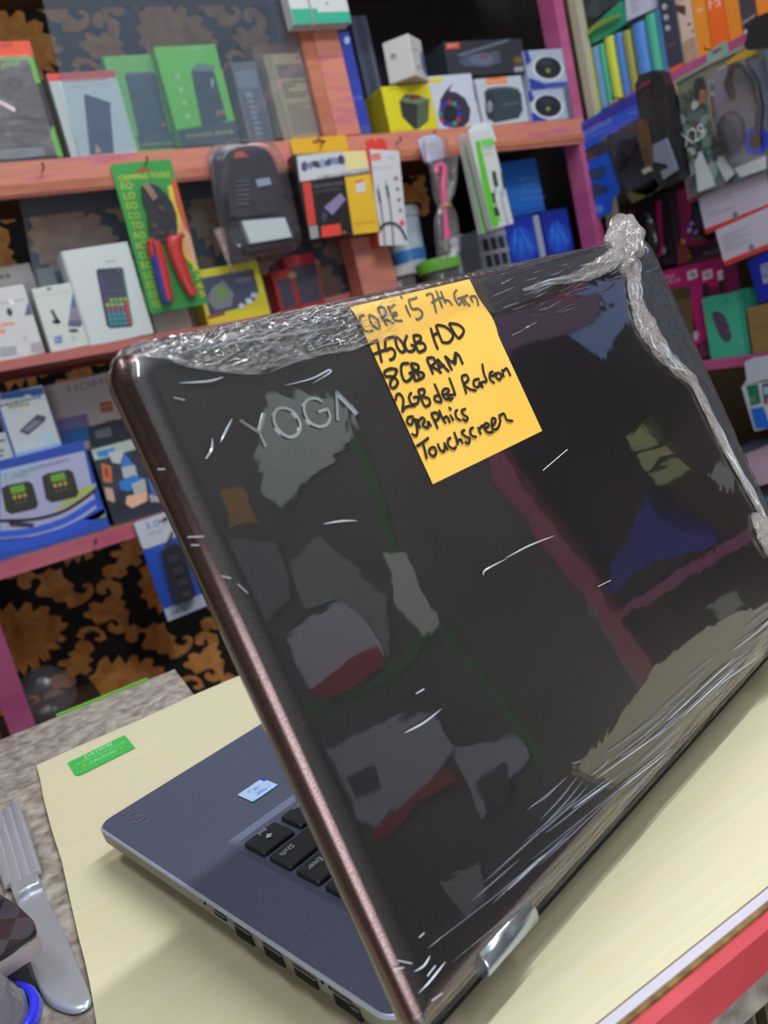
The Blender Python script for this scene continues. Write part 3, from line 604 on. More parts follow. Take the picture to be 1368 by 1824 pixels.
def d_(f):
    f.rect(.05, .78, .96, .8, (170, 176, 180)); f.pell(17, 556, 5, 7.5, (62, 66, 84), rot=-.3); f.pp([(50, 537), (68, 533), (64, 560), (44, 562)], (92, 100, 134)); f.pstroke([(0, 580), (12, 577), (26, 576)], 5, (236, 150, 120)); f.pell(4, 590, 6, 4, (236, 150, 120))
    f.pp([(0, 619), (28, 616), (30, 632), (0, 636)], (170, 166, 178)); f.pp([(54, 612), (76, 608), (79, 626), (56, 628)], (170, 166, 178)); f.pell(42, 625, 12, 6, (214, 216, 222)); f.pell(44, 602, 4, 5, (190, 192, 200)); f.pell(20, 538, 6, 4.5, (240, 236, 232), rot=.6)
o, f = carton('charger_box', 'white charger box with a small grey block picture, far left', (-40, 646), (80, 627), (-60, 523), .07, (208, 209, 212), y=1.405, draw=d_, rest=S2(30, 1.405), tilt=False, sidecol=(190, 180, 184))
def d_(f):
    f.rect(.03, .87, .98, .875, (150, 160, 155)); f.pell(87, 515, 5, 3, (130, 136, 140)); f.pstroke([(92, 552), (98, 564), (106, 576)], 6, (60, 74, 86)); f.pell(100, 573, 7, 4, (60, 74, 86))
    f.pp([(129, 524), (143, 521), (146, 573), (140, 582), (121, 581)], (80, 112, 146)); f.pp([(127, 548), (147, 545), (146, 578), (121, 581)], (140, 130, 150)); f.pp([(122, 571), (146, 571), (144, 582), (121, 581)], (84, 96, 124)); f.pell(131, 589, 9, 3.5, (80, 90, 96)); f.pell(131, 602, 6, 4, (180, 200, 200))
    f.pp([(96, 600), (110, 597), (111, 610), (98, 612)], (96, 124, 190)); f.ptext('fit', (99, 609), (108, 607), (98, 602), (180, 200, 230))
carton('charger_box', 'slim white box with a phone on a charging dock picture', (90, 622), (165, 608), (74, 512), .06, (206, 214, 208), y=1.402, draw=d_, rest=S2(120, 1.402), tilt=False)
def d_(f):
    f.rect(.0, 0, .035, 1, (176, 186, 190)); f.pp([(171, 483), (174, 479), (216, 476), (220, 480), (237, 576), (234, 582), (196, 585), (190, 580)], (60, 62, 80))
    cols = [(66, 68, 90), (72, 76, 96), (70, 72, 92), (80, 84, 100), (74, 78, 100), (140, 164, 80), (156, 176, 80), (150, 90, 130), (66, 150, 156), (60, 150, 160), (56, 140, 156)]
    for r in range(11):
        for c in range(5):
            x = 177+c*8.4+r*1.75; y = 490+r*8.4-c*.6; k = cols[r]
            if c == 4 and r > 5: k = (190, 80, 90)
            if c == 2 and r in (5, 6): k = (90, 170, 110)
            if c == 0 and r < 6: k = (90, 66, 130)
            f.pp([(x, y), (x+6.6, y-.5), (x+8, y+6), (x+1.2, y+6.6)], k, keep=True)
    f.lay += 1; f.ptext('REMAX', (189, 469), (208, 466), (188, 465), (110, 116, 120)); f.ptext('Quick phone', (210, 597), (236, 594), (210, 594), (190, 190, 170)); f.pstroke([(218, 482), (236, 574)], 2, (80, 150, 110)); f.pell(211, 481, 2.5, 1.5, (120, 126, 140))
o, f = carton('phone_box', 'large white box with a colourful keypad phone picture, beside the pliers', (160, 620), (276, 598), (130, 445), .045, (204, 213, 214), y=1.401, draw=d_, rest=S2(210, 1.401), tilt=False)
def d_(f): f.lines(.2, .6, .8, .8, 2, (130, 120, 116)); f.rect(.3, .55, .7, .65, (140, 100, 90))
carton('small_box', 'small beige carton behind the lower end of the pliers card', (282, 606), (346, 592), (268, 520), .06, (170, 164, 154), y=1.43, draw=d_, rest=S2(310, 1.43), tilt=False)
def d_(f):
    f.rect(.06, .2, .9, .86, (66, 74, 98)); f.poly([(x*f.W, z*f.H) for x, z in ((.1, .2), (.92, .2), (.92, .5), (.8, .3), (.5, .22))], (206, 196, 50)); f.pp([(378, 512), (398, 499), (416, 522), (412, 546), (384, 552), (368, 534)], (120, 126, 130)); f.pp([(382, 516), (396, 506), (408, 524), (390, 536)], (110, 150, 80))
    f.ptext('POWER', (408, 490), (445, 484), (407, 481), (150, 140, 150)); f.ptext('VIDEO', (420, 505), (449, 500), (419, 497), (150, 140, 150)); f.pell(430, 545, 5, 5, (190, 210, 220)); f.pell(443, 536, 6, 5, (200, 216, 226)); f.pell(452, 526, 6, 5, (170, 190, 220)); f.pstroke([(370, 566), (400, 558)], 5, (150, 60, 70))
carton('capture_card_box', 'yellow edged slate box leaning behind the laptop top edge', (374, 588), (482, 556), (342, 484), .06, (212, 202, 52), y=1.42, draw=d_, rest=S2(420), tilt=False)
def d_(f): f.rect(0, 0, .3, 1, (150, 40, 46)); f.rect(.2, .1, .95, .8, (64, 62, 80)); f.pell(520, 490, 8, 6, (150, 130, 110))
for i, (bl, br, tl, lab) in enumerate((((500, 552), (530, 545), (474, 486), 'dark red edged slim box, left of its open twin'), ((528, 552), (580, 538), (498, 460), 'dark slate box with red edges just right of the yellow edged one'))):
    carton('disk_box', lab, bl, br, tl, .06, (176, 48, 50), y=1.43, draw=d_, rest=S2(520, 1.43), tilt=False)
# right bay of the middle shelf
def d_(f):
    f.ptext('BUILT', (925, 322), (950, 319), (925, 317), (120, 160, 220)); f.ptext('SMART', (930, 333), (957, 330), (929, 328), (120, 160, 220)); f.ptext('SWITCH BOX', (930, 345), (966, 341), (929, 340), (110, 150, 210)); f.ptext('DISPLAY CONNECT', (926, 358), (972, 353), (925, 353), (110, 150, 210)); f.rect(0, .0, 1, .12, (30, 96, 190))
y0 = 1.52
def d2_(f):
    f.ell(.5, .5, .42, .42, (24, 74, 190)); 
    for i in range(7): f.ell(.25+.08*i, .55+.12*sin(i*2), .03, .22, (44, 120, 220), rot=.1*i-.2)
    f.ell(.5, .12, .36, .1, (150, 170, 220))
o, f = carton('modem_box', 'deep blue carton with a glowing figure, left of its twin', (908, 466), (962, 452), (893, 390), .08, (20, 50, 160), y=1.47, draw=d2_, rest=S2(930, 1.47), tilt=False)
hA = f.H
b = MB(); b.box(f.W+.002, f.W+.014, -.001, .05, 0, f.H*1.02, mat((150, 160, 180))); 
carton('modem_box', 'deep blue carton with a glowing figure, right of its twin', (976, 450), (1022, 438), (962, 378), .08, (18, 44, 150), y=1.47, draw=d2_, rest=S2(980, 1.47), tilt=False)
carton('switch_box', 'sky blue box standing on the left deep blue carton', (905, 386), (972, 378), (890, 290), .07, (34, 110, 200), y=1.48, draw=d_, rest=S2(930, 1.47)+hA+.002, tilt=False)
carton('spacer_box', 'thin pale box upright between the two deep blue cartons', (963, 452), (972, 450), (952, 384), .06, (150, 160, 185), y=1.465, rest=S2(965, 1.465), tilt=False)
# white power brick with grille
f = face((862, 482), (912, 468), (846, 410), y=1.44, rest=S2(880, 1.44)); root = empty('grille_box', f.M(), 'grey plastic box with a grid of square openings on the middle shelf', 'box')
b = MB(); b.box(0, f.W, .004, .07, 0, f.H, mat((110, 120, 140))); part(root, f, b, 'body')
for i in range(3):
    for j in range(2):
        b = MB(); x0 = f.W*(.14+.27*i); z0 = f.H*(.22+.32*j); b.box(x0, x0+f.W*.2, .0005, .0035, z0, z0+f.H*.24, mat((36, 40, 54))); part(root, f, b, 'grid_cell')
b = MB()
for i in range(4): b.box(f.W*(.08+.27*i), f.W*(.135+.27*i), 0, .0038, 0, f.H, mat((140, 148, 162)))
for j in range(3): b.box(0, f.W, .0002, .0036, f.H*(.12+.34*j), f.H*(.21+.34*j), mat((140, 148, 162)))
part(root, f, b, 'grid_frame')
# jars and tubs
def lathe(prof, m, n=28):
    b = MB(); b.loft([[(r*cos(2*pi*k/n), r*sin(2*pi*k/n), z) for k in range(n)] for r, z in prof], m); return b
def tub(name, label, cat, pxy, y, r, parts_, rest):
    p = at(pxy[0], pxy[1], 1, y); M = Matrix.Translation((p.x, y+r, rest)); root = empty(name, M, label, cat)
    for nm, prof, m in parts_:
        lathe(prof, m).build(nm, M, root)
    return root
zs = S2(760)
tub('wipe_tub', 'white and blue round tub behind the hanging cables', 'tub', (745, 440), 1.46, .045, [('tub_body', [(.034, 0), (.036, .01), (.040, .10)], mat((176, 196, 212), .3, coat=.3)), ('blue_band', [(.0365, .012), (.0385, .035)], mat((60, 120, 190), .4)), ('tub_lid', [(.043, .1), (.043, .116), (.04, .12)], mat((170, 176, 182), .4))], zs+.052)
tub('lid_jar', 'low jar with a broad greyish white lid beside the lower upright', 'jar', (728, 500), 1.41, .04, [('jar_body', [(.034, 0), (.036, .02), (.035, .034)], clear_mat('jar_glass', (200, 190, 190), 1.4, .04, .15)), ('jar_lid', [(.041, .034), (.041, .05), (.036, .054)], mat((176, 170, 170), .5))], zs)
tub('green_jar', 'low jar with a bright green lid under the bagged cable', 'jar', (805, 480), 1.41, .045, [('jar_body', [(.038, 0), (.04, .02), (.039, .03)], clear_mat('jar_glass2', (190, 200, 190), 1.4, .04, .15)), ('jar_lid', [(.047, .03), (.047, .05), (.042, .055)], mat((108, 178, 60), .45))], zs)
tub('glue_roll', 'white spool with a dark blue rim behind the bagged cable', 'spool', (835, 440), 1.5, .04, [('spool_core', [(.03, 0), (.03, .09)], mat((170, 176, 196), .5)), ('spool_rim', [(.038, .0), (.038, .018), (.03, .02)], mat((40, 60, 120), .5)), ('spool_top', [(.038, .085), (.038, .1), (.012, .104)], mat((190, 194, 206), .5))], zs)

# ------------------------------------------------------------------ lowest shelf, left bay
S3 = lambda px_, y=1.42: s3(at(px_, 960, 1, y).x)
def d_(f):
    f.ptext('HDMI', (122, 700), (191, 684), (120, 688), (120, 116, 120)); f.rect(.1, .62, .95, .625, (170, 160, 160)); f.pp([(177, 717), (199, 714), (202, 732), (180, 736)], (160, 84, 70)); f.pp([(181, 722), (198, 719), (199, 724), (182, 727)], (196, 130, 80)); f.pp([(186, 750), (207, 746), (208, 754), (188, 758)], (160, 90, 70))
    f.pp([(100, 748), (154, 736), (160, 760), (106, 768)], (118, 108, 160)); f.pp([(106, 768), (156, 758), (160, 784), (112, 792)], (40, 110, 180)); f.pp([(156, 760), (230, 742), (250, 784), (160, 796)], (50, 56, 76)); f.pp([(168, 768), (196, 760), (200, 776), (172, 782)], (110, 120, 130))
carton('adapter_box', 'tall pale grey video adapter carton at the back of the lowest shelf', (110, 830), (262, 800), (70, 690), .06, (186, 178, 178), y=1.55, draw=d_, rest=S3(150, 1.55), tilt=False)
def d_(f):
    f.pp([(0, 700), (75, 690), (78, 702), (60, 706), (48, 702), (40, 708), (0, 712)], (40, 96, 176)); f.lines(.05, .8, .9, .86, 1, (90, 110, 160)); f.pp([(14, 722), (52, 716), (53, 722), (15, 729)], (170, 168, 130))
    f.pp([(34, 768), (66, 738), (82, 742), (80, 750), (50, 775)], (70, 76, 96)); f.pp([(40, 766), (62, 748), (74, 750), (52, 769)], (130, 128, 150)); f.rect(0, 0, .06, 1, (60, 96, 170)); f.rect(.05, 0, 1, .1, (150, 176, 210)); f.pell(86, 780, 12, 8, (176, 210, 226))
o, f = carton('adapter_box', 'white and blue box with a small dark adapter picture, on the blue carton', (26, 820), (112, 800), (0, 702), .05, (198, 206, 214), y=1.45, draw=d_, rest=None, tilt=False, sidecol=(60, 90, 170))
def d_(f):
    f.rect(0, .86, 1, 1, (40, 78, 176)); f.poly([f.px(*p) for p in ((0, 838), (150, 803), (165, 870), (172, 905), (130, 935), (60, 955), (0, 960))], (176, 180, 214)); f.poly([f.px(*p) for p in ((0, 842), (62, 828), (62, 848), (0, 862))], (166, 190, 206))
    f.pp([(137, 872), (172, 860), (168, 872), (140, 895), (95, 912)], (178, 188, 110)); f.pstroke([(0, 928), (60, 925), (110, 912), (150, 888), (170, 872)], 7, (40, 36, 60)); f.pp([(14, 928), (60, 932), (60, 940), (18, 938)], (70, 50, 80))
    f.pstroke([(0, 952), (60, 945), (120, 925), (170, 893)], 14, (50, 100, 220)); f.pstroke([(0, 975), (80, 960), (150, 930), (185, 905)], 20, (44, 92, 214)); f.pp([(148, 925), (186, 905), (190, 920), (165, 926)], (150, 176, 130))
    for dx, dy in ((0, 0), (72, -21)):
        f.pp([(2+dx, 870+dy), (12+dx, 864+dy), (50+dx, 857+dy), (58+dx, 862+dy), (68+dx, 898+dy), (64+dx, 906+dy), (20+dx, 916+dy), (10+dx, 910+dy)], (52, 52, 48)); f.pp([(17+dx, 868+dy), (42+dx, 862+dy), (46+dx, 875+dy), (20+dx, 880+dy)], (110, 170, 60))
        for i in range(3): f.pell(26+i*9+dx, 886-i*2+dy, 3.4, 3.8, (190, 170, 60))
        for i in range(3): f.pell(29+i*8+dx, 896-i*2+dy, 2, 1.6, (120, 120, 110))
    f.lines(.45, .83, .85, .87, 1, (150, 156, 196)); f.ptext('TAB', (2, 858), (50, 846), (1, 846), (140, 180, 190))
o, f = carton('gps_box', 'big blue and lilac carton showing two black devices with green screens', (-30, 984), (190, 919), (-60, 838), .10, (42, 84, 190), y=1.44, draw=d_, rest=S3(80, 1.44), tilt=False)
topz = f.P0.z+f.H
def d_(f):
    f.rect(0, .86, 1, 1, (176, 190, 180)); f.ell(.2, .9, .2, .06, (190, 206, 200))
    for p, c in (([(170, 805), (205, 797), (200, 812), (176, 815)], (60, 140, 206)), ([(192, 806), (222, 802), (214, 826), (200, 824)], (196, 202, 206)), ([(222, 808), (240, 830), (215, 830)], (50, 130, 210)), ([(180, 825), (198, 830), (200, 860), (184, 858)], (206, 120, 60)), ([(186, 832), (192, 834), (194, 850), (187, 850)], (170, 50, 50)),
                 ([(216, 832), (240, 828), (245, 848), (220, 852)], (190, 196, 200)), ([(212, 858), (238, 846), (255, 852), (230, 876), (214, 872)], (46, 132, 212)), ([(234, 862), (258, 852), (262, 880), (240, 884)], (186, 190, 190)), ([(225, 884), (262, 876), (262, 892), (235, 905), (224, 898)], (240, 190, 160)), ([(186, 868), (200, 870), (206, 896), (190, 890)], (210, 170, 150)), ([(262, 850), (275, 860), (285, 880), (270, 880)], (50, 130, 210)), ([(265, 880), (285, 884), (286, 894), (268, 894)], (170, 180, 190)), ([(205, 890), (225, 905), (200, 910)], (40, 46, 40))): f.pp(p, c)
carton('toy_box', 'glossy carton printed with bright blue white and orange shapes', (200, 922), (300, 886), (166, 800), .09, (56, 62, 78), y=1.44, draw=d_, rest=S3(240, 1.44), tilt=False, coat=.5, rough=.3)
def d_(f): f.lines(.2, .1, .9, .8, 4, (90, 100, 120))
carton('small_box', 'little white carton at the far left on the blue carton', (-10, 838), (28, 824), (-14, 775), .05, (186, 192, 200), y=1.442, draw=d_, rest=topz+.0012, tilt=False)
# usb hub on a blue blister card below the lowest shelf
def d_(f):
    f.rect(0, .74, 1, 1, (206, 212, 224)); f.rect(0, 0, 1, .13, (196, 204, 222)); f.pp([(252, 964), (300, 955), (306, 962), (260, 978)], (206, 212, 224)); f.ptext('3.0', (260, 944), (285, 936), (257, 932), (60, 120, 200)); f.ptext('USB HUB', (265, 955), (290, 948), (263, 949), (140, 150, 160)); f.ptext('HUB', (308, 1096), (334, 1088), (306, 1088), (50, 90, 190)); hole(f, .65, .93, .22, (150, 90, 80))
root, f = card('hub_pack', 'black four port hub on a blue and white blister card', (299, 1108), (372, 1078), (247, 928), 1.392, (40, 88, 205), 'gadget', draw=d_)
px = f.px
plate([(284, 980), (310, 966), (320, 972), (344, 1056), (338, 1064), (312, 1074), (306, 1066)], .016, .002, mat((34, 34, 44), .35, coat=.3), 'hub_body')
for i in range(4):
    x = 296+i*7.5; y = 990+i*21; plate([(x, y), (x+15, y-5), (x+17, y+5), (x+2, y+10)], .0015, .0182, mat((64, 64, 78), .3), 'usb_port')
b = MB(); P3 = lambda x, y, d: (px(x, y)[0], -d, px(x, y)[1]); b.tube([P3(296, 978, .008), P3(297, 966, .008), P3(302, 956, .006), P3(306, 948, .003)], .0025, mat((50, 50, 58))); part(root, f, b, 'cord')
b = MB(); b.box(.006, f.W-.006, -.022, -.0215, .006, f.H*.74, blister); part(root, f, b, 'blister')
# crumpled clear bag down by the left post
p = at(84, 1240, 1, 1.5); b = MB(); n = 22
loops = []
for i in range(8):
    t = i/7*pi; loops.append([(.05*sin(t)*cos(2*pi*k/n)*(1+.25*noise.noise(Vector((k*.9, i, 2)))), .04*sin(t)*sin(2*pi*k/n), -.055*cos(t)+.01*noise.noise(Vector((k, i, 5)))) for k in range(n)])
b.loft(loops, clear_mat('bag', fac=1.2, rough=.15, haze=.16, bump=1, bscale=30, hazecol=(150, 150, 160)), False, False)
o = b.build('plastic_bag', Matrix.Translation(p)); tag(o, 'crumpled clear bag on a ledge beside the lower left magenta post', 'bag')
b = MB(); b.box(p.x-.09, p.x+.09, p.y-.04, 1.672, p.z-.072, p.z-.058, darkwood, .001); b.build('ledge_board', Matrix(), rack)
# ------------------------------------------------------------------ goods of the right-hand rack (fronts face -X)
K = dict(ax=0, yaw=-90)
ZU = 1.4865; ZL = .9185
# stack of long tubes / files in green, blue and yellow
cols = [((190, 186, 50), 'yellow'), ((110, 160, 200), 'pale blue'), ((70, 176, 140), 'green'), ((206, 216, 70), 'lime'), ((74, 130, 206), 'blue'), ((150, 150, 70), 'olive'), ((80, 134, 206), 'blue'), ((74, 180, 148), 'green'), ((86, 150, 216), 'bright blue')]
edges = [(1040, 92, 1058, 190), (1049, 88, 1066, 190), (1055, 86, 1080, 188), (1067, 75, 1088, 180), (1080, 70, 1106, 172), (1100, 62, 1120, 166), (1108, 56, 1134, 160), (1122, 45, 1160, 148), (1150, 28, 1180, 135), (1172, 20, 1192, 128)]
for i in range(9):
    a0, c0 = edges[i], edges[i+1]
    pa = at(a0[2], a0[3], 0, XR+.01); pb = at(c0[2], c0[3], 0, XR+.01); top = at(a0[0], a0[1], 0, XR+.01).z
    yy = (pa.y+pb.y)/2; wd = abs(pa.y-pb.y)*.97; h = max(top-ZU, .05)
    b = MB(); m = mat(cols[i][0], .3, coat=.5); r = wd/2; q = []
    for k in range(9): t = pi*k/8; q.append((yy+r*cos(t), XR+.012+r*.8*(1-sin(t))))
    pts = [(y_, x_) for y_, x_ in q]+[(yy-r, XR+.13), (yy+r, XR+.13)]
    b.prism([(x_, y_) for y_, x_ in pts], ZU, ZU+h, m, axis=2)
    o = b.build('wrapped_tube'); tag(o, {0: 'yellow wrapped packet at the left end of the upright coloured row', 1: 'narrow pale blue packet second in the upright coloured row', 2: 'green packet third from the left in the upright coloured row', 3: 'lime yellow packet between a green and a blue one', 4: 'wide blue packet between the lime and the olive ones', 5: 'narrow olive packet in the middle of the upright coloured row', 6: 'blue packet just left of the widest green one', 7: 'widest green packet in the upright coloured row', 8: 'bright blue packet at the right end, beside the black carton'}[i], 'packet', 'coloured packets standing on the side shelf')
    last = h
# curved green and olive sheets lying on top
def slab(pts, dep, m, nm, lab, cat, x=XR+.024, th=None):
    P = [at(a_, b_, 0, x) for a_, b_ in pts]; b = MB(); n = len(P)
    vs = [(x, p.y, p.z) for p in P]+[(x+dep, p.y, p.z) for p in P]
    b.add(vs, [list(range(n)), list(range(2*n-1, n-1, -1))]+[[i, n+i, n+(i+1) % n, (i+1) % n] for i in range(n)], m)
    o = b.build(nm); return tag(o, lab, cat)
slab([(1038, 76), (1044, 56), (1060, 42), (1104, 2), (1112, 20), (1118, 40), (1108, 46), (1080, 66), (1040, 84)], .12, mat((56, 160, 122), .35, coat=.4), 'wrapped_sheet', 'green wrapped sheet curving over the upright coloured row', 'packet')
slab([(1038, 72), (1042, 58), (1056, 46), (1076, 34), (1102, 24), (1102, 30), (1080, 41), (1060, 52), (1046, 64)], .004, mat((140, 160, 70), .4), 'olive_strap', 'olive strap around the green wrapped sheet', 'strap', x=XR+.014)
slab([(1030, 0), (1100, -16), (1104, 0), (1062, 32), (1040, 36), (1032, 18)], .12, noisy((50, 54, 58), (74, 80, 84), 40, .7), 'grey_cloth', 'dark grey bundle in the upper corner beside the cream upright', 'cloth')
def d_(f): f.lines(.2, .1, .8, .4, 3, (160, 166, 186))
carton('small_box', 'little white carton lying on the green wrapped sheet', (1116, 38), (1170, 14), (1106, -40), .08, (196, 200, 222), y=XR+.02, draw=d_, **K)
slab([(1118, 44), (1166, 22), (1170, 20), (1166, 28), (1120, 50)], .08, mat((44, 56, 80)), 'dark_tray', 'thin dark slab under the little white carton', 'tray')
def d_(f):
    for x, y in ((1184, 12), (1187, 31), (1190, 50)): f.pell(x, y, 4.5, 5, (186, 200, 206)); f.pell(x+1, y+1, 2, 2.5, (110, 120, 130))
    f.ptext('SMART', (1190, 86), (1206, 78), (1188, 80), (130, 110, 140)); f.rect(0, 0, 1, .045, (222, 96, 60))
carton('speaker_box', 'tall black carton with three white icons and an orange foot', (1191, 124), (1216, 108), (1170, -30), .1, (62, 60, 78), y=XR+.006, draw=d_, rest=ZU, **K)
def d_(f):
    f.rect(0, 0, 1, .3, (176, 146, 120)); f.rect(.1, .3, 1, .78, (206, 186, 170)); f.pp([(1203, 8), (1221, 10), (1222, 28), (1212, 24), (1203, 18)], (84, 56, 50)); f.pell(1228, 43, 3.5, 2.5, (90, 60, 66)); f.pell(1236, 55, 3, 3.5, (110, 80, 86)); f.lines(.15, .04, .85, .16, 3, (196, 170, 146))
carton('gadget_box', 'beige pink carton between the black and the orange cartons', (1218, 106), (1242, 92), (1198, -20), .09, (186, 160, 142), y=XR+.01, draw=d_, rest=ZU, **K)
for bl, br, tl, c, lab, tx in (((1244, 92), (1266, 82), (1226, -10), (232, 146, 44), 'amber carton with a white word, first of the orange row', [('Yoobao', (1239, 24), (1252, 18), (1237, 17))]),
                     ((1268, 80), (1300, 66), (1254, -10), (236, 104, 34), 'deep orange carton with a white square emblem', [('MI', (1264, 17), (1283, 10), (1262, 2))]),
                     ((1299, 66), (1322, 54), (1283, -14), (226, 136, 44), 'plain amber carton between the emblem one and the charcoal one', []),
                     ((1322, 52), (1350, 36), (1310, -14), (70, 60, 72), 'charcoal carton with a white foot among the orange cartons', [('power bank', (1323, 44), (1346, 30), (1322, 38))]),
                     ((1350, 36), (1390, 18), (1340, -14), (226, 130, 40), 'amber carton at the right edge beyond the charcoal one', [])):
    def d_(f, tx=tx, c=c):
        for t, p0, p1, p2 in tx: f.ptext(t, p0, p1, p2, (240, 222, 206))
        if c[0] == 236: f.pell(1273, 5, 5, 3.5, (236, 110, 50)); 
        if c[0] == 70: f.rect(.1, .03, .95, .1, (206, 206, 212))
        f.rect(.94, 0, 1, 1, tuple(int(q*.9) for q in c))
    carton('gadget_box', lab, bl, br, tl, .09, c, y=XR+.012, draw=d_, rest=ZU, group=None, **K)
# ---- hanging packs
def nailr(px, py):
    p = at(px, py, 0, XR); b = MB(); q = Vector((XR, p.y, max(min(p.z, 1.483), 1.459))); r_ = q+Vector((-.03, 0, .003)); b.tube([q, r_, r_+Vector((0, 0, .005))], .0014, mat((70, 55, 50), .4, 1), 6); b.build('nail', Matrix(), rr)
for q in ((1275, 85), (1350, 50), (1165, 140), (1110, 175)): nailr(*q)
# blue game controller card
def d_(f):
    f.pp([(1026, 232), (1105, 178), (1150, 165), (1153, 172), (1030, 240)], (52, 56, 160)); f.ptext('GAME CONTROLLER', (1030, 248), (1092, 216), (1027, 240), (140, 170, 226)); f.ptext('wireless bluetooth joystick', (1034, 256), (1094, 226), (1033, 252), (120, 160, 226)); f.pell(1019, 254, 5, 5, (190, 50, 70)); f.ptext('PRO', (1122, 206), (1142, 200), (1120, 200), (110, 156, 230))
    f.pp([(1012, 282), (1078, 248), (1084, 268), (1022, 304)], (50, 50, 66)); f.ptext('Double Shock 4', (1022, 290), (1064, 270), (1020, 285), (170, 70, 90)); f.ptext('controller', (1026, 298), (1066, 279), (1025, 293), (130, 130, 140))
    f.pp([(1046, 302), (1060, 300), (1076, 294), (1082, 306), (1070, 320), (1054, 320), (1048, 312)], (40, 70, 110)); f.pp([(1048, 332), (1060, 326), (1080, 330), (1086, 342), (1072, 344), (1062, 350), (1058, 362), (1050, 350)], (44, 66, 96)); f.pell(1038, 322, 5, 5, (110, 160, 230)); f.pell(1068, 372, 8, 7, (90, 140, 230), rot=0)
XH = 1.415
f = face((1056, 392), (1185, 322), (996, 250), y=XH, ax=0, yaw=-90); root = empty('controller_pack', f.M(), 'blue hanging pack with black game controller, dual picture on its left', 'controller'); px = f.px
plate([(997, 253), (1002, 238), (1070, 200), (1145, 158), (1150, 180), (1152, 208), (1100, 235), (1075, 246), (1085, 275), (1105, 335), (1104, 345), (1094, 350), (1091, 364), (1089, 378), (1060, 393), (1052, 388), (1030, 330), (1012, 290)], .003, 0, mat((26, 88, 216), .35, coat=.4), 'backing_card')
f.P0 = f.P0+f.N*.0032; f.clip = False; sv = f.P0; f_ = f; d_(f); finish(f, root)
f.mb = MB()
plate([(1086, 250), (1112, 225), (1146, 208), (1160, 225), (1176, 300), (1180, 330), (1160, 350), (1120, 340), (1104, 318), (1096, 290)], .004, .001, mat((58, 62, 72), .5), 'inner_tray')
def pad(cx, cy, s, m, nm):
    b = MB(); pts = [(-1, .1), (-.8, .6), (-.3, .7), (.3, .7), (.8, .6), (1, .1), (1.15, -.7), (.9, -.95), (.6, -.5), (.3, -.2), (-.3, -.2), (-.6, -.5), (-.9, -.95), (-1.15, -.7)]
    c = px(cx, cy); a = -.35; q = [(c[0]+s*(x*cos(a)-z*sin(a)), c[1]+s*(x*sin(a)+z*cos(a))) for x, z in pts]; q = smoothpts(q+[q[0]], 3)[:-1]
    mx = sum(p[0] for p in q)/len(q); mz = sum(p[1] for p in q)/len(q)
    b.loft([[(mx+(x-mx)*k, -d, mz+(z-mz)*k) for x, z in q] for k, d in ((.85, .004), (1, .010), (1, .017), (.86, .024))], m)
    o = part(root, f, b, nm); return c
c = pad(1136, 268, .042, mat((40, 42, 52), .35, coat=.2), 'gamepad')
for dx, dz in ((-.018, .006), (.018, .006)):
    b = MB(); b.loft([[(c[0]+dx+r*cos(t*pi/6), -d, c[1]+dz+r*sin(t*pi/6)) for t in range(12)] for r, d in ((.008, .022), (.006, .029), (.009, .030), (.008, .033))], mat((30, 30, 38), .4)); part(root, f, b, 'thumb_stick')
plate([(1118, 345), (1182, 310), (1190, 330), (1130, 362)], .003, .002, mat((110, 100, 50), .4), 'lower_flap', 'olive lower flap')
b = MB(); q = [px(*p) for p in [(1084, 246), (1148, 205), (1186, 325), (1118, 362)]]; b.prism(q, -.036, -.0355, clear_mat('cblister', fac=.5, rough=.06, haze=.01, bump=.1, bscale=30)); part(root, f, b, 'blister')
# black headset pouch beside it
f = face((1186, 330), (1232, 312), (1146, 140), y=1.348, ax=0, yaw=-90); root = empty('headset_pouch', f.M(), 'black hanging pack with a grey shape, between controller and headset packs', 'headset'); px = f.px
plate([(1144, 150), (1152, 132), (1176, 124), (1192, 128), (1200, 150), (1226, 318), (1190, 334), (1168, 300), (1160, 240), (1148, 190)], .02, 0, mat((28, 28, 36), .4, coat=.3), 'pouch')
plate([(1178, 256), (1202, 244), (1222, 300), (1196, 318), (1192, 302), (1206, 296), (1202, 290), (1180, 286)], .004, .02, mat((112, 122, 142), .4), 'grey_panel'); plate([(1160, 300), (1174, 294), (1176, 302), (1164, 308)], .008, .02, mat((190, 190, 186), .2, .6), 'chrome_cap'); plate([(1146, 166), (1160, 146), (1176, 140), (1172, 148), (1158, 156)], .002, .0205, mat((120, 40, 70), .4), 'red_mark')
plate([(1150, 206), (1168, 216), (1180, 290), (1166, 300), (1152, 250)], .003, .0205, noisy((60, 54, 40), (110, 70, 44), 60, .5), 'brown_panel')
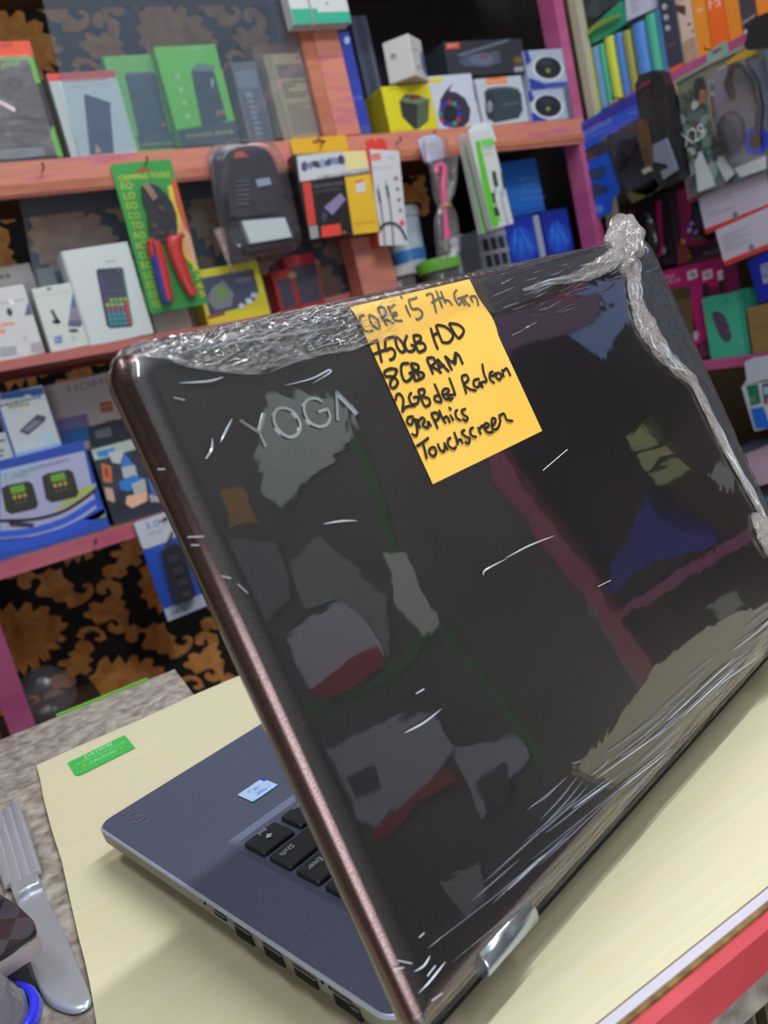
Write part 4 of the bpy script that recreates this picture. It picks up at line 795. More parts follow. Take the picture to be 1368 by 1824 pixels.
# headset box with creature artwork generic, X29
def d_(f):
    rnd = random.Random(5)
    f.rect(0, .84, 1, 1, (120, 124, 104)); f.rect(0, .0, 1, .84, (96, 116, 116))
    for i in range(60):
        c = rnd.choice([(60, 84, 92), (140, 166, 160), (80, 110, 90), (170, 180, 176), (50, 60, 70), (110, 140, 130), (92, 90, 70)])
        f.ell(rnd.uniform(0, .5), rnd.uniform(.02, .85), rnd.uniform(.03, .1), rnd.uniform(.02, .07), c, rot=rnd.uniform(0, 3), n=9)
    f.pp([(1320, 92), (1346, 82), (1352, 96), (1300, 116), (1295, 112)], (180, 146, 60)); f.pp([(1240, 140), (1255, 136), (1262, 160), (1248, 185), (1238, 166)], (60, 58, 54)); f.pp([(1250, 160), (1262, 158), (1258, 180), (1246, 190)], (160, 110, 80)); f.pstroke([(1290, 122), (1280, 132), (1284, 150), (1276, 166), (1266, 164)], 7, (186, 190, 180)); f.pell(1294, 122, 7, 5, (200, 190, 170)); f.pell(1204, 160, 6, 14, (196, 160, 120))
    f.pp([(1272, 130), (1300, 116), (1345, 105), (1368, 100), (1368, 300), (1310, 290), (1288, 250), (1275, 190)], (110, 112, 132))
    f.ptext('X29', (1223, 262), (1262, 243), (1214, 238), (224, 224, 220))
    for p in ([(1240, 290), (1252, 268), (1278, 330), (1246, 342)], [(1278, 288), (1292, 280), (1312, 308), (1296, 324)], [(1310, 300), (1368, 276), (1368, 300), (1322, 316)]): f.pp(p, (190, 200, 206))
    f.pp([(1212, 300), (1224, 292), (1232, 345), (1224, 348)], (130, 160, 180))
    f.pell(1350, 250, 22, 26, (34, 56, 190), rot=.2); f.pell(1350, 250, 13, 16, (30, 30, 50), rot=.2)
f = face((1238, 350), (1392, 294), (1197, 146), y=1.39, ax=0, yaw=-90); root = empty('headset_box', f.M(), 'large teal artwork headset box lettered X29 hanging from the side shelf', 'box'); px = f.px
b = MB(); b.box(0, f.W, 0, .02, 0, f.H, mat((104, 124, 120), .35, coat=.4), .001); b.build('carton', f.M(), root); d_(f); finish(f, root); f.mb = MB()
q = [(1257, 98), (1262, 92), (1288, 74), (1294, 74), (1298, 94), (1262, 112)]
plate(q, .0015, -.001, mat((130, 160, 150), .4), 'hang_tab'); plate([(1268, 92), (1284, 84), (1286, 88), (1272, 96)], .0003, .0006, mat((120, 50, 90)), 'tab_slot')
plate([(1197, 146), (1262, 110), (1368, 62), (1369, 68), (1262, 117), (1199, 152)], .003, .0005, mat((140, 150, 142), .4), 'top_edge')
b = MB(); P3 = lambda x, y, d: (px(x, y)[0], -d, px(x, y)[1])
b.tube([P3(1308, 170, .004), P3(1304, 145, .012), P3(1316, 118, .018), P3(1336, 112, .018), P3(1352, 140, .014), P3(1360, 190, .008), P3(1356, 230, .006)], .007, mat((36, 34, 44), .4), 8); part(root, f, b, 'headband')
b = MB(); c = px(1306, 236); b.loft([[(c[0]+r*cos(t*pi/9), -d, c[1]+r*1.25*sin(t*pi/9)) for t in range(18)] for r, d in ((.026, 0), (.03, .008), (.026, .016), (.014, .018))], mat((40, 38, 50), .5)); part(root, f, b, 'ear_cup')
b = MB(); b.tube([P3(1290, 250, .014), P3(1276, 210, .016), P3(1272, 170, .014), P3(1268, 140, .008)], .003, mat((110, 100, 84), .4), 6); part(root, f, b, 'microphone_arm')
b = MB(); q = [px(*p) for p in [(1272, 132), (1368, 98), (1372, 300), (1300, 300), (1280, 240)]]; b.prism(q, -.026, -.0255, clear_mat('window_film', fac=1.0, rough=.05, haze=.02, bump=.15, bscale=25)); part(root, f, b, 'window')
# black roll at the top right corner of that box
f = face((1340, 100), (1390, 80), (1340, 40), y=1.37, ax=0, yaw=-90); b = MB(); px = f.px
q = [px(*p) for p in [(1349, 70), (1352, 46), (1364, 30), (1390, 20), (1390, 84), (1352, 88), (1345, 80)]]; b.prism(q, -.03, .0, mat((34, 32, 38), .5)); o = b.build('cable_coil', f.M()); tag(o, 'coil of black cable at the right edge beside the amber cartons', 'cable')
# ---- second tier: magenta mouse blister boxes
mg = (168, 30, 110); mgd = (110, 24, 72)
def d1(f):
    f.pp([(1062, 400), (1076, 396), (1082, 430), (1066, 436)], (150, 40, 100)); f.pp([(1078, 396), (1094, 392), (1098, 430), (1084, 432)], (110, 90, 50)); f.pp([(1096, 392), (1112, 388), (1116, 430), (1100, 432)], (150, 20, 90))
carton('mouse_box', 'magenta and olive mouse box behind the top corner of the laptop', (1066, 470), (1118, 450), (1056, 398), .06, (70, 36, 56), y=1.5, draw=d1, **K)
def mousebox(lab, quad, frame, dark, yl_=1.46, extra=None, rest=None):
    f = face(quad[0], quad[1], quad[2], y=yl_, rest=rest, ax=0, yaw=-90); root = empty('mouse_box', f.M(), lab, 'box', 'magenta boxes of computer mice')
    b = MB(); b.box(0, f.W, .002, .045, 0, f.H, mat(dark, .4, coat=.3), .001); b.build('carton', f.M(), root)
    if extra: extra(f); finish(f, root)
    global px; px = f.px; globals()['f'] = f; globals()['root'] = root
    return root, f
def ex(f):
    f.pp([(1168, 360), (1178, 356), (1182, 440), (1187, 446), (1182, 454), (1155, 462), (1154, 456), (1174, 450)], mg); f.pell(1183, 446, 3, 6, (170, 160, 180)); f.pell(1166, 466, 8, 7, (110, 90, 140)); f.ptext('USB', (1162, 469), (1172, 467), (1161, 463), (150, 140, 190)); f.lines(.55, .03, .98, .12, 3, (80, 70, 90)); f.pp([(1202, 340), (1210, 336), (1208, 470), (1202, 474)], (70, 22, 50))
root, f = mousebox('dark magenta mouse box with a black mouse, left of the yellow starred one', ((1156, 484), (1206, 470), (1120, 370)), mg, (36, 30, 40), 1.528, ex)
def mouse3d(cx, cy, rx, rz, rot, m, nm='mouse', wheel=True, dep=.0):
    b = MB(); c = px(cx, cy); loops = []; n = 24
    for k in range(7):
        t = k/6*pi/2; s_ = cos(t)**.7 if k < 6 else .02
        loops.append([(c[0]+rx*s_*cos(q)*cos(rot)-rz*s_*sin(q)*sin(rot), -dep-.018*sin(t), c[1]+rx*s_*cos(q)*sin(rot)+rz*s_*sin(q)*cos(rot)) for q in [2*pi*i/n for i in range(n)]])
    b.loft(loops, m); o = part(root, f, b, nm); return o
mouse3d(1158, 415, .026, .052, .1, mat((32, 34, 42), .25, coat=.6))
def ex(f):
    f.pp([(1206, 340), (1230, 334), (1232, 420), (1240, 430), (1290, 416), (1292, 424), (1240, 438), (1214, 436)], (150, 34, 96)); f.pell(1217, 430, 4, 4, (220, 170, 40)); f.pell(1223, 447, 4, 4, (220, 170, 40)); f.pell(1227, 457, 4, 4, (190, 180, 40)); f.ptext('MOUSE', (1254, 458), (1280, 452), (1253, 450), (170, 160, 176)); f.pp([(1206, 436), (1222, 434), (1230, 466), (1208, 472)], (140, 60, 60)); f.pp([(1232, 424), (1270, 416), (1272, 420), (1236, 430)], (130, 110, 60)); f.pp([(1228, 462), (1290, 446), (1290, 460), (1230, 470)], (70, 60, 70))
root, f = mousebox('magenta mouse box with yellow stars printed beside the mouse', ((1208, 476), (1300, 452), (1202, 340)), mg, (52, 34, 48), 1.524, ex)
mouse3d(1256, 388, .024, .05, .2, mat((28, 28, 36), .2, coat=.6)); 
for x, y in ((1243, 396), (1239, 408), (1250, 412)): plate([(x-3, y-3), (x+3, y-5), (x+3, y+2), (x-3, y+4)], .002, .018, mat((190, 210, 240), .1, .5), 'chrome_button')
def ex(f):
    f.rect(0, .72, 1, 1, (160, 24, 96)); f.ptext('WIRELESS', (1180, 498), (1202, 493), (1179, 492), (200, 170, 200)); f.ptext('MOUSE 2.4G', (1184, 507), (1212, 501), (1183, 500), (200, 170, 200))
    for x in (1233, 1260, 1287): f.pp([(x-9, 484), (x+8, 478), (x+10, 494), (x-7, 500)], (196, 186, 204)); f.pell(x+1, 489, 5, 5, (150, 130, 160))
    f.pp([(1230, 515), (1250, 508), (1262, 600), (1250, 612), (1222, 618), (1221, 612), (1238, 604), (1242, 590), (1232, 545)], mg); f.pell(1240, 598, 5, 9, (180, 170, 180)); f.pp([(1190, 518), (1230, 512), (1236, 590), (1228, 606), (1216, 604)], (98, 80, 50)); f.pp([(1190, 514), (1230, 510), (1231, 530), (1196, 538)], (70, 58, 40))
    f.lines(.5, .02, .62, .16, 6, (100, 80, 96)); f.pp([(1252, 506), (1262, 504), (1264, 530), (1254, 530)], (30, 24, 34)); f.pp([(1280, 500), (1290, 496), (1292, 520), (1284, 524)], (30, 30, 36))
root, f = mousebox('magenta mouse box with white squares along its top, lowest of three', ((1200, 660), (1310, 628), (1160, 488)), mg, (110, 20, 72), 1.455, ex, ZL+.0005)
f.P0; mouse3d(1206, 566, .018, .045, .35, mat((50, 56, 76), .25, coat=.6))
# support slats for the upper two mouse boxes
zz_ = min(at(1156, 484, 0, 1.528).z, at(1208, 476, 0, 1.524).z)
rbox('shelf_board', 1.52, 1.688, 1.06, 1.62, zz_-.013, zz_-.001, darkin)
# white and red cards fanned under the headset box
def wr(lab, bl, br, tl, y):
    def d_(f): f.rect(0, 0, 1, .13, (200, 44, 48)); f.lines(.08, .35, .5, .8, 5, (160, 156, 172)); f.pell((bl[0]+br[0])/2-6, (bl[1]+tl[1])/2-2, 5, 7, (110, 114, 124)); f.lines(.3, .04, .6, .09, 1, (220, 90, 80))
    return carton('cable_pack', lab, bl, br, tl, .008, (182, 178, 196), y=y, draw=d_, cat='box', **K)
wr('white red-footed flat box, topmost of the fan under the headset box', (1257, 417), (1375, 371), (1238, 354), 1.40)
wr('white red-footed flat box, lower and rightmost of the fan', (1290, 474), (1400, 431), (1272, 412), 1.385)
wr('white red-footed flat box peeping out at the left of the fan', (1226, 362), (1300, 335), (1212, 318), 1.43)
# mint green mouse carton, blue carton, kraft carton
def d_(f):
    f.pp([(1268, 556), (1276, 554), (1290, 560), (1299, 580), (1304, 598), (1300, 609), (1292, 610), (1284, 602), (1276, 584), (1269, 566)], (78, 68, 88)); f.pell(1286, 568, 4, 3, (84, 90, 130)); f.pell(1296, 590, 4, 4, (96, 90, 116)); f.rect(.93, 0, 1, 1, (44, 140, 120)); f.ptext('silent', (1258, 543), (1268, 540), (1257, 539), (50, 130, 110)); f.ptext('logi', (1290, 626), (1300, 623), (1290, 622), (50, 130, 110)); f.pell(1321, 611, 2.5, 2.5, (190, 140, 120)); f.pell(1295, 536, 4, 5, (50, 150, 126))
carton('mouse_box', 'mint green carton with a dark oval mouse picture', (1266, 637), (1334, 622), (1250, 532), .07, (62, 174, 144), y=XR+.008, draw=d_, rest=ZL, sidecol=(40, 130, 110), **K)
def d_(f): f.pp([(1354, 472), (1372, 466), (1376, 500), (1360, 506)], (170, 176, 220)); f.ptext('TP', (1357, 484), (1370, 480), (1355, 474), (40, 60, 180)); f.ptext('8p', (1360, 498), (1373, 494), (1358, 488), (40, 60, 180))
carton('router_box', 'royal blue carton with a pale square panel above the kraft one', (1352, 540), (1400, 522), (1338, 462), .07, (26, 48, 186), y=1.46, draw=d_, rest=None, **K)
def d_(f): f.ptext('DIGITAL', (1346, 588), (1372, 581), (1345, 583), (90, 72, 50)); f.rect(0, .96, 1, 1, (150, 120, 70))
o, f = carton('kraft_box', 'brown kraft carton beside the mint green one', (1340, 625), (1410, 606), (1328, 550), .08, (136, 112, 72), y=XR+.006, draw=d_, rest=ZL, **K)
carton('mouse_box', 'second mint green carton tucked behind the first', (1336, 600), (1356, 590), (1312, 520), .06, (48, 140, 124), y=1.47, rest=ZL, **K)
# white cartridge pack hanging from the lower lip
def d_(f):
    f.clip = False; f.pp([(1329, 687), (1350, 684), (1356, 718), (1337, 724)], (30, 110, 80)); f.ptext('52', (1335, 718), (1346, 715), (1333, 708), (120, 180, 160)); f.pp([(1337, 728), (1360, 724), (1374, 762), (1346, 764)], (24, 100, 200)); f.pp([(1357, 684), (1376, 680), (1378, 716), (1361, 720)], (70, 90, 110)); f.pp([(1360, 690), (1376, 687), (1377, 700), (1362, 703)], (150, 190, 206)); f.pp([(1364, 712), (1376, 708), (1378, 718), (1366, 720)], (190, 100, 80))
root, f = card('ink_pack', 'white hang pack with green and blue squares at the right edge', (1344, 768), (1392, 758), (1321, 688), 1.402, (190, 196, 204), 'ink cartridge', ax=0, yaw=-90, nm='carton', th=.015)
px = f.px; d_(f); finish(f, root); plate([(1326, 645), (1340, 638), (1392, 630), (1392, 676), (1324, 686), (1330, 676)], .003, -.003, mat((178, 188, 204), .4), 'hang_card')
p = at(1362, 641, 0, XR)
b = MB(); q = Vector((XR, p.y, .908)); b.tube([q, q+Vector((-.03, 0, 0)), q+Vector((-.03, 0, .005))], .0014, mat((60, 40, 50), .4, 1), 6); b.build('nail', Matrix(), rr)
# pinkish paper bundle, dark trays and a kettle-like lid on the bottom shelf seen past the laptop edge
zb = .45; 
yy0 = at(1345, 850, 0, 1.44).y
base_z = at(1345, 868, 0, 1.44).z
rbox('shelf_board', 1.46, 1.688, .5, 1.334, base_z-.075, base_z-.06, darkin); rbox('upright_post', 1.46, 1.48, .9, .92, .45, base_z-.075, darkin)
b = MB(); P = [at(x, y, 0, 1.44) for x, y in ((1308, 822), (1330, 808), (1400, 780), (1400, 858), (1366, 862), (1322, 872))]
n = len(P); b.add([(1.44, p.y, p.z) for p in P]+[(1.54, p.y, p.z) for p in P], [list(range(n)), list(range(2*n-1, n-1, -1))]+[[i, n+i, n+(i+1) % n, (i+1) % n] for i in range(n)], noisy((190, 160, 180), (204, 184, 212), 12, .7))
tag(b.build('paper_bundle'), 'pale pink wrapped bundle lying at the right edge', 'bundle')
for k, (c, lab) in enumerate((((52, 56, 74), 'dark slate tray under the pink bundle, upper one'), ((84, 116, 150), 'blue grey tray in the middle under the pink bundle'), ((40, 44, 40), 'nearly black tray lowest under the pink bundle'))):
    b = MB(); z1 = base_z-.004-.018*k; b.box(1.45, 1.62, .82, 1.22, z1-.016, z1, mat(c, .35, coat=.3), .003); tag(b.build('tray'), lab, 'tray')
p = at(1352, 800, 0, 1.62); b = lathe([(.03, -.05), (.055, -.035), (.062, 0), (.05, .02), (.02, .032)], mat((120, 130, 156), .35)); o = b.build('round_lid', Matrix.Translation((1.62, p.y, p.z-.012))); tag(o, 'blue grey domed lid behind the pale pink bundle', 'lid')
# ------------------------------------------------------------------ laptop
YL = .24764; TH = 1.30723; RO = .01698; D = Vector((.06531, .19305, CZ-.19447)); LW, LD, BD = .3179, .2183, .224
va = Vector((cos(YL)*cos(RO), sin(YL)*cos(RO), sin(RO))); vb = Vector((-sin(YL), cos(YL), 0)); vz = va.cross(vb); vl = vb*cos(TH)+vz*sin(TH); vn = va.cross(vl)
ML = Matrix(((va.x, vb.x, vz.x, D.x), (va.y, vb.y, vz.y, D.y), (va.z, vb.z, vz.z, D.z), (0, 0, 0, 1)))
MD = Matrix(((va.x, vl.x, vn.x, D.x), (va.y, vl.y, vn.y, D.y), (va.z, vl.z, vn.z, D.z), (0, 0, 0, 1)))
lap = empty('laptop', ML, 'dark laptop standing half open with its lid back toward the viewer', 'laptop')
def rrect(x0, x1, y0, y1, r, z, k=10, rb=None):
    out = []; rb = r if rb is None else rb
    for cx, cy, a0, q in ((x1-rb, y0+rb, -90, rb), (x1-r, y1-r, 0, r), (x0+r, y1-r, 90, r), (x0+rb, y0+rb, 180, rb)):
        for i in range(k+1): t = radians(a0+90*i/k); out.append((cx+q*cos(t), cy+q*sin(t), z))
    return out
# base: s along the hinge, t towards the front
def bl(ins, z, r=.009): return rrect(ins, LW-ins, .006+ins, BD-ins, max(r-ins, .001), z)
shellm = noisy((120, 122, 114), (128, 130, 122), 300, .45, metal=.4); palm = noisy((92, 98, 122), (102, 108, 132), 900, .5, metal=.5, detail=2)
silver = mat((206, 216, 236), .4, .5); blk = mat((20, 21, 26), .8, spec=.15); keym = noisy((34, 36, 46), (40, 42, 52), 600, .42)
b = MB(); b.loft([bl(.016, -.0172, .02), bl(.013, -.0160, .018), bl(.0014, -.0082), bl(.0004, -.0070), bl(0, -.0010)], shellm, True, False); b.build('base_shell', ML, lap)
b = MB(); b.loft([bl(0, -.0010), bl(.0002, -.0004), bl(.0011, 0)], silver, False, False); b.build('silver_edge', ML, lap)
K0 = (.0252, LW-.0252, .022, .1418)
def kr(ins, z): return rrect(K0[0]+ins, K0[1]-ins, K0[2]+ins, K0[3]-ins, .004, z)
b = MB(); b.loft([bl(.0011, 0), kr(0, 0)], palm, False, False, smooth=False); b.loft([kr(0, 0), kr(.0035, -.0012)], palm, False, True, smooth=False); b.build('palm_rest', ML, lap)
b = MB(); 
for x, y in ((.04, .03), (.275, .03), (.04, .195), (.275, .195)): b.box(x-.012, x+.012, y-.003, y+.003, -.0203-x*.0168, -.0168, blk, .0005)
b.build('rubber_foot', ML, lap)
# keys
def key(s0, s1_, t0, t1, legend=None):
    w_, h_ = (s1_-s0), (t1-t0); kk = (round(w_, 4), round(h_, 4))
    if kk not in KEYM:
        q = MB(); L = lambda i, z: rrect(-w_/2+i, w_/2-i, -h_/2+i, h_/2-i, .0012, z, 3)
        q.loft([L(0, 0), L(.0001, .0014), L(.0006, .0019)], keym, True, True, smooth=False)
        ko = q.build('key_mould'); me = ko.data; me.name = 'key'; bpy.data.objects.remove(ko); KEYM[kk] = me
    return link('key', KEYM[kk], ML @ Matrix.Translation(((s0+s1_)/2, (t0+t1)/2, -.0012)), lap)
KEYM = {}
rows = [(.1168, .1325, [17.4, 17.4, 17.4, 15.6, 15.6, 15.6, 71, 15.6, 15.6, 15.6, 15.6, 17]), (.0980, .1135, [43, 15.6, 15.6, 15.6, 15.6, 15.6, 15.6, 15.6, 15.6, 15.6, 15.6, 15.6]), (.0793, .0948, [34, 15.6, 15.6, 15.6, 15.6, 15.6, 15.6, 15.6, 15.6, 15.6, 15.6, 15.6, 15.6]),
        (.0606, .0761, [27, 15.6, 15.6, 15.6, 15.6, 15.6, 15.6, 15.6, 15.6, 15.6, 15.6, 15.6, 15.6]), (.0419, .0574, [32, 15.6, 15.6, 15.6, 15.6, 15.6, 15.6, 15.6, 15.6, 15.6, 15.6, 15.6, 15.6]), (.0285, .0385, [15.6]*14)]
first = {}
for ri, (t0, t1, ws) in enumerate(rows):
    s = .0296
    for ki, q in enumerate(ws):
        if s+q/1000 > .2885: break
        first[(ri, ki)] = key(s, s+q/1000, t0, t1); s += q/1000+.0031
white = mat((190, 205, 205), .5)
def legend(kobj, items):
    f = Face(D+vz*.0009+va*.0+vb*.0, -va, vz, -vb, 1, 1); f.clip = False
    for it in items: it(f)
    mb = f.mb; mb.build('key_legend', f.M(), kobj)
c6 = lambda X, Y: (400+X/6.84, 1370+Y/6.84)
legend(first[(0, 0)], [lambda f: f.ptext('End', c6(482, 722), c6(405, 795), c6(520, 745), white), lambda f: f.pp([c6(506, 852), c6(520, 790), c6(545, 800), c6(572, 785), c6(588, 796), c6(562, 812), c6(582, 828)], white)])
legend(first[(1, 0)], [lambda f: f.ptext('Shift', c6(812, 915), c6(662, 1045), c6(862, 945), white)])
legend(first[(2, 0)], [lambda f: f.ptext('Enter', c6(1155, 1072), c6(1000, 1205), c6(1210, 1110), white)])
legend(first[(0, 1)], [lambda f: f.ptext('PgDn', c6(930, 400), c6(825, 482), c6(960, 425), white)])
# right-hand ports on the near side
for nm, x0, y0, x1, y1, z0, z1 in (('card_slot', 379, 1613, 402, 1635, -.0042, -.0022), ('usb_port', 415, 1639, 447, 1667, -.0078, -.0024), ('usb_port', 465, 1671, 501, 1702, -.0078, -.0024), ('video_port', 519, 1708, 562, 1744, -.0074, -.0030), ('network_port', 590, 1757, 624, 1780, -.0082, -.0026), ('network_port', 625, 1782, 639, 1798, -.0086, -.0040)):
    A = onpl(x0, y0, D, va)-D; B_ = onpl(x1, y1, D, va)-D
    b = MB(); b.box(-.00035, .006, B_.dot(vb), A.dot(vb), z0, z1, blk, .0002); b.box(-.0006, -.0003, B_.dot(vb)-.0004, A.dot(vb)+.0004, z1, z1+.0003, shellm); b.build(nm, ML, lap)
b = MB()
for t_ in (.0375, .0415, .1175): b.box(-.0003, .001, t_, t_+.0011, -.0026, -.0016, blk)
b.build('indicator_light', ML, lap)
# processor sticker, palm rest logo (read by someone at the front)
def onbase(s, t, W, H): return Face(D+va*s+vb*t+vz*.00012, -va, vz, -vb, W, H)
f = onbase(.0674, .1708, .0165, .0153)
f.rect(0, 0, 1, 1, (60, 120, 236), rough=.25, metal=.3); f.rect(.03, .04, .96, .94, (176, 204, 240), rough=.35); f.rect(.0, .0, .12, .3, (40, 40, 240)); f.rect(.8, .9, 1, 1, (60, 190, 170)); f.rect(.25, .0, .35, .05, (90, 220, 120))
f.ptext('intel', c6(500, 232), c6(400, 296), c6(520, 262), (110, 150, 230)); f.ptext('CORE', c6(425, 205), c6(345, 250), c6(445, 226), (120, 160, 230)); f.ptext('i5', c6(320, 262), c6(280, 290), c6(335, 280), (120, 160, 230)); 
q = [(475, 215), (520, 195), (545, 210), (530, 240), (470, 280), (400, 320), (375, 310), (385, 275), (430, 240)]
f.pstroke([c6(*p) for p in q], 1, (100, 140, 230)); o = f.mb.build('chip_sticker', f.M(), lap); o['label'] = 'small pale blue processor sticker'
f = Face(D+va*.0122+vb*.2195+vz*.0001, -vb, vz, va, .0245, .0058); g = (150, 150, 146)
X = lambda p: (p[0]*.0245, p[1]*.0058)
for st in ([(0, 1), (.09, .5)], [(.18, 1), (.09, .5)], [(.09, .5), (.09, 0)], [(.36+.11*cos(t), .5+.48*sin(t)) for t in [2*pi*i/20 for i in range(21)]], [(.64+.11*cos(t), .5+.48*sin(t)) for t in [radians(a) for a in range(50, 361, 15)]]+[(.66, .5)], [(.84, 0), (.92, 1)], [(.92, 1), (1, 0)]):
    f.strokem([X(p) for p in st], .00042, mat(g, .4, .5))
f.mb.build('palm_logo', f.M(), lap)
# ---- lid: u along hinge, v up the lid, w outwards
ER, EH = .0105, .0056
def lidw(u, v):
    d = min(u, LW-u, v+.0, LD-v); d = max(d, 0)
    # rounded corner distance
    cr = .012
    uu = min(u, LW-u); vv = LD-v
    if uu < cr and vv < cr: d = max(0, cr-sqrt((cr-uu)**2+(cr-vv)**2))
    if d >= ER: return EH
    t = 1-d/ER; return EH*sqrt(max(0, 1-t*t))
def lp(x, y, off=0):
    """photo pixel to lid coordinates on the curved cover"""
    wv = EH
    for _ in range(5):
        P = onpl(x, y, D+vn*(wv+off), vn)-D; u, v = P.dot(va), P.dot(vl); wv = lidw(u, v)
    return u, v
def ll(ins, wv): return rrect(ins, LW-ins, ins, LD-ins, max(.012-ins, .0015), wv, 8, max(.0045-ins, .0006))
lm, t, bs = new_mat('lid_cover')
tc = N_(t, 'ShaderNodeTexCoord'); nz = N_(t, 'ShaderNodeTexNoise'); nz.inputs['Scale'].default_value = 1600; nz.inputs['Detail'].default_value = 1; t.links.new(tc.outputs['Object'], nz.inputs['Vector'])
cr_ = N_(t, 'ShaderNodeValToRGB'); e = cr_.color_ramp.elements; e[0].position = .35; e[1].position = .7; e[0].color = (.050, .050, .057, 1); e[1].color = (.072, .071, .080, 1)
t.links.new(nz.outputs[0], cr_.inputs[0]); t.links.new(cr_.outputs[0], bs.inputs['Base Color'])
bs.inputs['Metallic'].default_value = .85; bs.inputs['Roughness'].default_value = .36; bs.inputs['Coat Weight'].default_value = 1; bs.inputs['Coat Roughness'].default_value = .015; bs.inputs['Coat IOR'].default_value = 1.95
n2 = N_(t, 'ShaderNodeTexNoise'); n2.inputs['Scale'].default_value = 22; n2.inputs['Detail'].default_value = 3; n2.inputs['Distortion'].default_value = .6; t.links.new(tc.outputs['Object'], n2.inputs['Vector'])
bp = N_(t, 'ShaderNodeBump'); bp.inputs['Strength'].default_value = .10; bp.inputs['Distance'].default_value = .002; t.links.new(n2.outputs[0], bp.inputs['Height']); t.links.new(bp.outputs[0], bs.inputs['Coat Normal'])
edgem = noisy((84, 68, 68), (112, 92, 88), 2600, .23, metal=.95, detail=1, lo=.4, hi=.6)
b = MB(); loops = [ll(.0004, -.0010), ll(0, -.0004)]
for i in range(0, 11):
    t_ = i/10*pi/2; loops.append(ll(ER*(1-cos(t_)), EH*sin(t_)))
b.loft(loops[:9], edgem, True, False); b.loft(loops[8:], lm, False, True)

o = b.build('lid_cover', MD, lap)
b = MB(); b.loft([ll(.0010, -.0042), ll(.0004, -.0040), ll(.0003, -.0014), ll(.0008, -.0012)], mat((84, 80, 66), .2, coat=1), True, True); o = b.build('lid_bezel', MD, lap); o['label'] = 'pale rim of the lid seen edge-on'
b = MB(); b.box(.01, LW-.01, .015, LD-.01, -.0048, -.0042, mat((10, 10, 12), .1)); b.build('screen', MD, lap)
b = MB(); b.loft([ll(.0011, -.0014), ll(.0009, -.0009)], blk, False, False); b.build('lid_seam', MD, lap)
# lid logo strokes
yc = lambda X, Y: (410+X/5.7, 680+Y/5.7)
chrome = mat((190, 196, 200), .16, .95)
def lidribbon(b, pts, wd, off, m, sm=True, th=None):
    uv = [lp(*p) for p in pts]; uv = smoothpts(uv, 6) if sm else uv
    L, R = ribbon(uv, wd); n = len(uv)
    Z = lambda p, o_: (p[0], p[1], lidw(*p)+o_)
    if th is None:
        b.add([Z(p, off) for p in L]+[Z(p, off) for p in R], [[i, n+i, n+i+1, i+1] for i in range(n-1)], m)
    else:
        b.loft([[Z(p, off) for p in (L[i], R[i])]+[Z(((L[i][0]*.7+R[i][0]*.3), (L[i][1]*.7+R[i][1]*.3)), off+th)][:0]+[(Z(R[i], off+th)), (Z(L[i], off+th))] for i in range(n)], m, smooth=False)
b = MB()
for st in ([(95, 395), (190, 458), (290, 520)], [(340, 325), (318, 410), (292, 515)], [(290, 520), (355, 665)], [(1085, 400), (1070, 100)], [(1070, 100), (1180, 212), (1290, 325)]): lidribbon(b, [yc(*p) for p in st], .00098, .0001, chrome, False, .0004)
for st in ([(540, 270), (620, 300), (680, 370), (706, 450), (680, 530), (620, 566), (560, 556), (490, 500), (442, 420), (440, 330), (480, 280), (540, 270)], [(930, 210), (880, 180), (820, 175), (762, 205), (742, 270), (765, 360), (820, 430), (900, 460), (970, 440), (1008, 370), (985, 280)]): lidribbon(b, [yc(*p) for p in st], .00098, .0001, chrome, True, .0004)
lidribbon(b, [yc(*p) for p in ((985, 278), (885, 312))], .00098, .0001, chrome, False, .0004)
o = b.build('lid_logo', MD, lap); o['label'] = 'chrome lettering on the lid'
# hinges
for s0 in (.0305, .261):
    b = MB(); n = 24
    b.loft([[(x, .0008+r*cos(2*pi*k/n), .0012+r*sin(2*pi*k/n)) for k in range(n)] for x, r in ((s0, .0048), (s0+.0004, .0052), (s0+.0266, .0052), (s0+.027, .0048))], mat((176, 190, 202), .2, .9)); b.build('hinge', MD, lap)
b = MB(); b.box(.012, LW-.012, .004, .014, -.012, -.0015, blk, .001); b.build('hinge_cover', ML, lap)
# ---- shrink film: crumpled bands along the lid edges
film = clear_mat('shrink_film', fac=4.5, rough=.08, haze=.015, bump=.9, bscale=130, hazecol=(150, 165, 190), stretch=(1, 6, 1))
film2 = clear_mat('shrink_film_calm', fac=1.5, rough=.16, haze=.07, bump=.30, bscale=60, hazecol=(130, 150, 185), stretch=(1, 9, 1))
film3 = clear_mat('shrink_film_note', fac=1.0, rough=.1, haze=.05, bump=.2, bscale=90, hazecol=(230, 220, 200), stretch=(1, 5, 1))
filmR = clear_mat('shrink_film_side', fac=1.8, rough=.2, haze=.20, bump=.4, bscale=200, hazecol=(120, 132, 150))
milky = clear_mat('bunched_film', fac=3.0, rough=.12, haze=.52, bump=1, bscale=700, hazecol=(255, 244, 240))
lo_px = [(192, 640), (240, 636), (290, 640), (330, 655), (400, 664), (450, 668), (500, 652), (560, 634), (620, 628), (660, 612), (720, 606), (780, 572), (840, 548), (880, 560), (930, 540), (985, 512), (1060, 486), (1100, 470)]
lo = sorted(lp(*p) for p in lo_px)
def vlow(u):
    if u <= lo[0][0]: return lo[0][1]
    for i in range(len(lo)-1):
        if u <= lo[i+1][0]: t = (u-lo[i][0])/(lo[i+1][0]-lo[i][0]); return lo[i][1]*(1-t)+lo[i+1][1]*t
    return lo[-1][1]
def ridge(x, y, s):
    return (1-abs(noise.noise(Vector((x, y, s))))*2)
